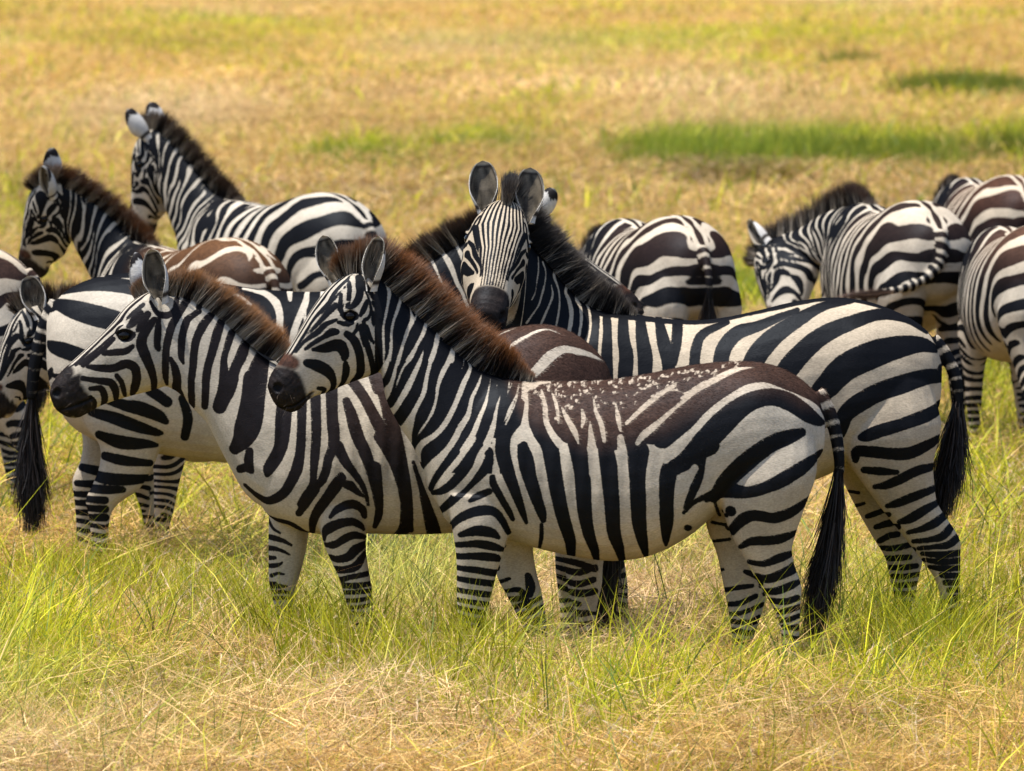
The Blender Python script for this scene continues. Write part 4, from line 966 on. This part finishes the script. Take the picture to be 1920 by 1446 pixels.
        jit = r.uniform(.75, 1.25, len(sel))
        allV.append(bV); allT.append(bT + off); off += len(bV)
        st.append(f[sel][bi]); l_.append((LT[sel] * jit[:, None])[bi]); k_.append((DK[sel] * jit[:, None])[bi])
    if coat and front:
        sel = np.nonzero((mz < .002) & (s > .8))[0]
        if len(sel):
            sel = sel[r.integers(0, len(sel), 70)]
            wv_, _, wt_, _, wi_ = blades(V[sel], NR[sel] + r.normal(size=(70, 3)) * .4 + np.array([.3, 0, -.3]), r.uniform(.02, .05, 70), np.full(70, .0009), r.normal(size=(70, 3)) * .2, 1)
            allV.append(wv_); allT.append(wt_ + off); off += len(wv_); st.append(np.full(len(wv_), .02)); l_.append(np.tile([[.16, .12, .09]], (len(wv_), 1))); k_.append(np.tile([[.16, .12, .09]], (len(wv_), 1)))
    # ears
    def ear_hair(eV, op, ax, n=420):
        # fine hair inside the cup and along its rim
        N_ = len(eV) // 2; rim = r.uniform(size=n) < .45
        ii = r.integers(2, 20, n); jj = np.where(rim, np.where(r.uniform(size=n) < .5, 0, 17), r.integers(1, 17, n))
        rt = eV[N_ + ii * 18 + jj]
        op = np.array(op, float); ax = np.array(ax, float)
        dd = np.where(rim[:, None], ax * .8 + op * .5, op * .5 + ax * .6) + r.normal(size=(n, 3)) * .38
        cc = np.where(rim[:, None], np.array([.42, .38, .31]), np.array([.16, .13, .10])) * r.uniform(.5, 1.5, (n, 1))
        v_, q_, t_, bt_, bi_ = blades(rt, dd, r.uniform(.005, .013, n) * sc_, np.full(n, .0011), r.normal(size=(n, 3)) * .2, 1)
        return v_, t_, cc[bi_]
    if front and ears_post is None:
        for (b, y, ax, op, L_, W_) in (ears or T['ears']):
            eV, eQ, ec = ear_mesh(b, y * side * sc_, (ax[0], ax[1] * side, ax[2]), (op[0], op[1] * side, op[2]), L_ * sc_, W_ * sc_, tf, False)
            allV.append(eV); allQ.append(eQ + off); off += len(eV)
            st.append(np.full(len(eV), .02)); l_.append(ec); k_.append(ec)
            hv, ht, hc_ = ear_hair(eV, (op[0], op[1] * side, op[2]), (ax[0], ax[1] * side, ax[2]))
            allV.append(hv); allT.append(ht + off); off += len(hv); st.append(np.full(len(hv), .02)); l_.append(hc_); k_.append(hc_)
    bodyV = np.vstack(allV)
    def W_(X):
        X = np.asarray(X, float)
        for b in bends: X = b(X)
        if mirror: X = X * np.array([1, -1, 1])
        return X
    # place
    D_ = F * H / (yf - HOR) if depth is None else depth
    x0 = D_ * (loc_px - 960) / F
    if anchor is not None:
        al = W_(np.array([anchor[0]]))[0]; rz = (math.pi - rotz_extra) if TD == 1 else rotz_extra
        dx = al[0] * math.cos(rz) - al[1] * math.sin(rz); dy = al[0] * math.sin(rz) + al[1] * math.cos(rz)
        x0 = (anchor[1] - 960) / F * (D_ + dy) - dx
    if DBG:
        rz = (math.pi - rotz_extra) if TD == 1 else rotz_extra
        for nm, q_ in (('poll', T['poll']), ('nose', T['nose']), ('tail', tuple(tl[0][:2])), ('withers', tuple(float(v) for v in T['mane'].split()[0].split(',')[:2]))):
            a0 = tf(*q_); a0 = W_(np.array([[a0[0], 0, a0[1]]]))[0]
            X_ = x0 + a0[0] * math.cos(rz) - a0[1] * math.sin(rz); Y_ = D_ + a0[0] * math.sin(rz) + a0[1] * math.cos(rz)
            print('PT', seed, nm, round(960 + F * X_ / Y_), round(HOR + F * (H - a0[2]) / Y_))
    root = bpy.data.objects.new('zebra', None); col.objects.link(root)
    root.location = (x0, D_, 0); root.rotation_euler = (0, 0, (math.pi - rotz_extra) if T['d'] == 1 else rotz_extra)
    root['label'] = label; root['category'] = 'zebra'; root['group'] = group
    bodyW = W_(bodyV)
    if front and ears_post is not None:
        for (b, y, ax, op, L_, Wd_) in ears_post:
            c0 = tf(*b); c0 = W_(np.array([[c0[0], y * side * sc_, c0[1]]]))[0]
            eV, eQ, ec = ear_mesh((cx, yf), 0, ax, op, L_ * sc_, Wd_ * sc_, tf, False)
            eV = eV + c0 - np.array([*[tf(cx, yf)[0]], 0, tf(cx, yf)[1]])
            hv, ht, hc_ = ear_hair(eV, op, ax)
            for v_, q__, t__, c__ in ((eV, eQ, None, ec), (hv, None, ht, hc_)):
                if q__ is not None: allQ.append(q__ + off)
                if t__ is not None: allT.append(t__ + off)
                off += len(v_); bodyW = np.vstack([bodyW, v_]); st.append(np.full(len(v_), .02)); l_.append(c__); k_.append(c__)
    faces = [np.vstack(allQ), np.vstack(allT)]
    if mirror: faces = [x[:, ::-1] for x in faces]
    me = mk_mesh('body', bodyW, faces, {'st': ('FLOAT', np.concatenate(st)), 'lt': ('FLOAT_COLOR', np.vstack(l_)), 'dk': ('FLOAT_COLOR', np.vstack(k_))})
    add('body', me, root, M_COAT)
    if front:
        for ec in eyes:
            v, q_, t_ = ball(ec, .0235 * sc_, 10, (1.05, .85, .8))
            add('eye', mk_mesh('eye', W_(v), [q_, t_]), root, M_EYE)
    # mane
    mn = catmull(np.array([[float(x) for x in q_.split(',')] for q_ in T['mane'].split()]), 8)
    pts = np.array([tf(x, y) for x, y in mn[:, :2]]); seg = np.linalg.norm(np.diff(pts, axis=0), axis=1); cum = np.concatenate([[0], np.cumsum(seg)])
    u = r.uniform(mane_from, 1, mane_n) * cum[-1]
    X = np.interp(u, cum, pts[:, 0]); Z = np.interp(u, cum, pts[:, 1]); Ln = np.interp(u, cum, mn[:, 2]) * sc_ * mane_len
    tg = np.gradient(pts, axis=0); tg /= np.linalg.norm(tg, axis=1, keepdims=True)
    tx = np.interp(u, cum, tg[:, 0]); tz = np.interp(u, cum, tg[:, 1])
    # tangent runs from withers to poll; outward = up side
    nx, nz_ = -tz, tx
    flip = np.where(nz_ < 0, -1, 1); nx, nz_ = nx * flip, nz_ * flip
    yy = r.normal(size=mane_n) * np.interp(u / cum[-1], [0, .75, .9, 1], [.014, .013, .008, .006]) * sc_
    rootp = np.stack([X - nx * .012, yy, Z - nz_ * .012], 1)
    clump = np.sin(u * 55 + seed) * .5 + np.sin(u * 131 + 1.3 * seed) * .5
    lean = -.14 + .10 * clump + r.normal(size=mane_n) * .09
    dr = np.stack([nx + tx * lean, yy * 6 + r.normal(size=mane_n) * .06, nz_ + tz * lean], 1)
    ln = Ln * (r.uniform(.72, 1.08, mane_n) + .06 * clump) + .012
    bV, bQ, bT, bt, bi = blades(rootp, dr, ln, r.uniform(.0012, .0024, mane_n), r.normal(size=(mane_n, 3)) * .08, 3, side=np.array([[1., .4, 0]]) + r.normal(size=(mane_n, 3)) * .5)
    px = inv(np.stack([X - nx * .02, yy, Z - nz_ * .02], 1)) + r.normal(size=(mane_n, 2)) * 2.5
    fr, _, _ = field(oplist, px)
    white = (fr > 0)[bi]
    base = np.where(white[:, None], np.array([.36, .31, .25]), np.array([.013, .011, .011]))
    j = r.uniform(.7, 1.3, mane_n)[bi][:, None]
    tip = np.where(white[:, None], np.array(mane_tip) * .75 + .045, np.array(mane_tip)) * j; mid = np.where(white[:, None], np.array([.24, .19, .14]) * .7 + np.array(mane_mid) * .3, np.array(mane_mid)) * j
    t1 = smooth01((bt - .22) / .5)[:, None]; t2 = smooth01((bt - .6) / .38)[:, None]
    hc = (base * j) * (1 - t1) + mid * t1; hc = hc * (1 - t2) + tip * t2
    me = mk_mesh('mane', W_(bV), [bQ, bT], {'hc': ('FLOAT_COLOR', hc)}, smooth=False)
    if front: add('mane', me, root, M_HAIR)
    # tail tuft
    tp_ = catmull(np.array([[float(x) for x in q_.split(',')] for q_ in (tuft or T['tuft']).split()]), 4)
    pts = np.array([tf(a_[0], a_[1]) for a_ in tp_]); typ = tp_[:, 2] * side if tp_.shape[1] > 2 else np.zeros(len(tp_)); seg = np.linalg.norm(np.diff(pts, axis=0), axis=1); cum = np.concatenate([[0], np.cumsum(seg)])
    nt = 2200; u0 = r.uniform(0, .45, nt) * cum[-1]; hl_ = r.uniform(.3, .58, nt) * cum[-1]
    tw = (tuftw or T['tuftw']) * sc_
    ox = r.normal(size=nt); oy = r.normal(size=nt); oz = r.normal(size=nt); wv = r.normal(size=(nt, 2)) * .35
    K = 5; rows = []
    for k in range(K + 1):
        uu = np.minimum(u0 + hl_ * k / K * 1.15, cum[-1]); wd = tw * np.interp(uu / cum[-1], [0, .3, .7, 1], [.22, .6, .8, .5]) * (.5 + .5 * k / K)
        rows.append(np.stack([np.interp(uu, cum, pts[:, 0]) + (ox + wv[:, 0] * k * k / 12) * wd * .6, np.interp(uu, cum, typ) + (oy + wv[:, 1] * k * k / 12) * wd * .6, np.interp(uu, cum, pts[:, 1]) + oz * wd * .22], 1))
    Vt = []; 
    sdv = np.stack([r.normal(size=nt), r.normal(size=nt), np.zeros(nt)], 1); sdv /= np.linalg.norm(sdv, axis=1, keepdims=True)
    for k, R_ in enumerate(rows):
        ww = .0022 * (1 - .7 * k / K)
        Vt += [R_ - sdv * ww, R_ + sdv * ww]
    Vt = np.stack(Vt, 1).reshape(-1, 3); b0 = (np.arange(nt) * 2 * (K + 1))[:, None]
    qd = np.concatenate([b0 + np.array([2 * k, 2 * k + 1, 2 * k + 3, 2 * k + 2]) for k in range(K)])
    cc = np.where(r.uniform(size=nt) < .12, 4., 1.)[:, None] * np.array([tuft_col]) * r.uniform(.6, 1.4, nt)[:, None]
    me = mk_mesh('tail_tuft', W_(Vt), [qd], {'hc': ('FLOAT_COLOR', np.repeat(cc, 2 * (K + 1), 0))}, smooth=False)
    add('tail_tuft', me, root, M_HAIR)
    return root

GRP = 'zebras of the herd standing in the grass'
def brown_A(P, V):
    top = np.interp(P[:, 0], [900, 950, 1000, 1150, 1300, 1400, 1460, 1550], [700, 706, 712, 711, 686, 677, 688, 760])
    dep = P[:, 1] - top
    w = smooth01((np.interp(P[:, 0], [930, 980, 1100, 1250, 1400, 1500, 1550], [10, 95, 150, 130, 75, 60, 30]) - dep) / 60) * smooth01((P[:, 0] - 935) / 40)
    return w, (.052, .027, .018), (.50, .37, .26)
def brown_B(P, V):
    w = smooth01((P[:, 0] - 560) / 300) * smooth01((900 - P[:, 1]) / 200) * .9 + .12
    return np.clip(w, 0, 1), (.052, .027, .018), (.54, .45, .35)
def brown_T(k, c=(.13, .05, .02)):
    def f(P, V):
        w = smooth01((V[:, 2] - .9) / .35) * k * smooth01((.52 - V[:, 0]) / .25)
        return w, c, (.62, .46, .30)
    return f
NEAR = 0.0075
zebra(A, A_HEAD + A_NECK + A_BODY, A['cx'], 'young side-on zebra nearest the camera with pale flecks on its furry brown back', GRP, seed=1, dark_s=.93, bias=.0032, voxel=.0046,
      coat=110000, mane_n=26000, mane_tip=(.28, .10, .022), mane_mid=(.045, .02, .012), brown=brown_A,
      bends=(bend_fn((0.86, 0, 1.2), (1, 0, 0), (0, 1, 0), -.02, .12, math.radians(14)),))
zebra(B, B_HEAD + B_NECK + B_BODY, B['cx'], 'young zebra with a tan-tipped mane and dark muzzle standing just left of the nearest one', GRP, seed=2, bias=.003, voxel=.005,
      coat=90000, mane_n=20000, mane_tip=(.40, .18, .055), mane_mid=(.10, .05, .025), brown=brown_B)
# adult looking at the viewer
def gl(x, y): return np.array([(G['cx'] - x) / G['p'], 0, (G['yf'] - y) / G['p']])
def gbends(neck_yaw=0, neck_pitch=0, head_yaw=0, head_pitch=0, sc_=1.0, ox=0, gz=0, ny_tilt=.7):
    b = []
    o = gl(905 + ox, 410) * sc_
    if head_pitch: b.append(bend_fn(o, (1, 0, .3), (0.3, 0, -1) if head_pitch > 0 else (-.3, 0, 1), -.05 * sc_, .08 * sc_, math.radians(abs(head_pitch))))
    if head_yaw: b.append(bend_fn(o, (1, 0, .15), (0, 1 if head_yaw > 0 else -1, 0), -.08 * sc_, .07 * sc_, math.radians(abs(head_yaw))))
    o = gl(1060, 640) * sc_
    if neck_yaw: b.append(bend_fn(o, (1, 0, ny_tilt), (0, 1 if neck_yaw > 0 else -1, 0), -.05 * sc_, .42 * sc_, math.radians(abs(neck_yaw))))
    if neck_pitch: b.append(bend_fn(o, (1, 0, .8), (.8, 0, -1) if neck_pitch > 0 else (-.8, 0, 1), (-.08 - .18 * gz) * sc_, (.35 - .1 * gz) * sc_, math.radians(abs(neck_pitch))))
    return tuple(b)
C = dict(G)
SHX = 45
C['neck'] = [[v[0] + SHX * k, v[1], v[2] + SHX * k, v[3], v[4]] for v, k in zip(G['neck'], np.linspace(1, 0, len(G['neck'])))]
C['head'] = [[v[0] + SHX, v[1], v[2] + SHX, v[3], v[4] * k] for v, k in zip(G['head'], [1.1, 1.15, 1.2, 1.2, 1.15, 1.1, 1.08, 1.1, 1.1, 1.1, 1.1])]
for k_ in ('eye', 'nostril', 'poll', 'nose'): C[k_] = (G[k_][0] + SHX, G[k_][1])
_m = [[float(x) for x in q.split(',')] for q in G['mane'].split()]
C['mane'] = ' '.join('%g,%g,%g' % (a + SHX * min(1, i / 9), b, c) for i, (a, b, c) in enumerate(_m))
zebra(C, mapped(G_HEAD, lambda x: x + SHX, lambda y: y, 1) + C_NECK + G_BODY, G['cx'], 'large adult zebra facing the camera with both rounded ears up', GRP, seed=3, bias=.003, voxel=.0042,
      coat=60000, mane_n=20000, mane_len=.85, mane_tip=(.06, .048, .043), mane_mid=(.05, .042, .038), lt0=(.50, .41, .30), face_n=15, nose_off=.05,
      ears_post=[((fxA(693) + SHX, fyN(534)), .085, (-.08, -.15, 1), (-.1, 1, .2), .205, .105), ((fxA(693) + SHX, fyN(534)), -.075, (.08, -.12, 1), (.1, 1, .2), .205, .105)], dark_s=.82, brow_y=.106,
      bends=gbends(neck_yaw=30, head_yaw=58, head_pitch=-16, ox=SHX, ny_tilt=.2))
zebra(D, D_HEAD + D_NECK + D_BODY, D['cx'], 'adult zebra facing right behind the others, its tail hanging at the left', GRP, seed=4, legz=.31, coat=30000, ears_post=[((1004, 406), 0, (.75, 0, 1), (.35, 1, 0), .155, .08), ((984, 420), 0, (.35, .3, 1), (0, 1, 0), .16, .08)], voxel=.0065,
      mane_n=14000, mane_tip=(.11, .055, .03), mane_mid=(.03, .022, .018))

GO = G_HEAD + G_NECK + [o for o in G_BODY if not (o[0] == 'b' and len(o[1]) == 7 and o[1][0, 0] == 1118)]
TB = gl(1766, 680)
def herd(px, rump_row, label, seed, hd, s=1.3, sc_=1.0, tail_at=True, **kw):
    """a further zebra: px = picture column of the body centre, rump_row = row of the croup, hd = heading turned away"""
    pp = (rump_row - HOR) / (H - 1.326 * sc_)          # pixels per metre there
    dep = F / pp
    return zebra(G, GO, px, label, GRP, rotz_extra=math.radians(hd), scale=sc_, depth=dep, seed=seed, anchor=(TB * sc_, px) if tail_at else None, voxel=.010 if dep < 37 else .012,
                 mane_n=9000, warp_noise=.012, crown=.075, **kw)
herd(510, 442, 'brown-backed zebra standing in profile at the far left with a rusty mane', 6, 55, bias=.013, sc_=.93, bends=gbends(neck_yaw=54, neck_pitch=-6, head_pitch=12, sc_=.93),
     brown=brown_T(.9, (.12, .055, .022)), mane_len=.85, mane_tip=(.16, .06, .02), mane_mid=(.04, .02, .012))
herd(695, 358, 'black and white zebra at the back left, its white-backed ears raised above the herd', 7, 50, sc_=1.0, bends=gbends(neck_yaw=18, head_yaw=-8, head_pitch=18, sc_=1.0),
     mane_len=.85, mane_tip=(.07, .035, .02), mane_mid=(.03, .02, .014),
     ears=[((fxA(694), fyN(528)), .06, (.30, .30, 1), (.85, -.3, -.2), .2, .1), ((fxA(694), fyN(528)), -.06, (.30, -.10, 1), (.85, -.5, -.2), .2, .1)])
herd(1322, 400, 'zebra seen from behind beyond the adult facing the camera, its grazing head hidden', 10, 71, bias=.006, sc_=.98, bends=gbends(neck_pitch=85, sc_=.98, gz=1),
     brown=brown_T(.5, (.045, .022, .014)), mane_len=.55, mane_from=.3)
herd(1768, 372, 'grazing zebra at the right with its head down and its tail swung to the left', 11, 74, bias=.005, sc_=1.0, bends=gbends(neck_yaw=50, neck_pitch=80, sc_=1.0, gz=.6),
     brown=brown_T(.5, (.045, .024, .016)), tail="1748,636,.034,0 1766,655,.032,0 1776,718,.03,.02 1776,760,.028,.10 1771,785,.026,.22 1766,795,.024,.34",
     tuft="1770,788,.26 1766,797,.36 1764,802,.46 1764,806,.54", tuftw=.07, tail_dark=0, tuft_col=(.10, .06, .04))
herd(1935, 325, 'farthest zebra, only its brown-striped rump showing at the upper right edge', 12, 75, bias=.008, sc_=.98, bends=gbends(neck_pitch=85, sc_=.98, gz=.7), brown=brown_T(.8, (.075, .032, .018)), mane_len=.5, mane_from=.25)
herd(1990, 415, 'zebra cut by the right edge of the picture with its round belly towards the left', 13, 79, bias=.006, sc_=.95, bends=gbends(neck_pitch=88, neck_yaw=-30, sc_=.95, gz=1), mane_from=.4, brown=brown_T(.9, (.085, .042, .026)))
herd(62, 444, 'brown-banded rump of a zebra cut by the left edge of the picture', 9, 8, sc_=.98, bends=(), brown=brown_T(.9, (.06, .032, .022)))
zebra(G, GO, 0, 'young zebra with lowered head and large ear at the left edge of the picture', GRP, rotz_extra=math.radians(-48), scale=.80, depth=31.8, seed=8, voxel=.008, mane_n=6000, warp_noise=.012,
      anchor=(gl(*G['poll']) * .80, 48), ears_post=[((fxA(693), fyN(534)), .06, (.23, -.22, 1), (.74, .67, .1), .225, .125), ((fxA(693), fyN(534)), -.06, (.2, -.1, 1), (.15, -1, .1), .2, .11)], bends=gbends(neck_yaw=-42, neck_pitch=44, head_pitch=-25, sc_=.80), brown=brown_T(.3, (.05, .03, .022)))
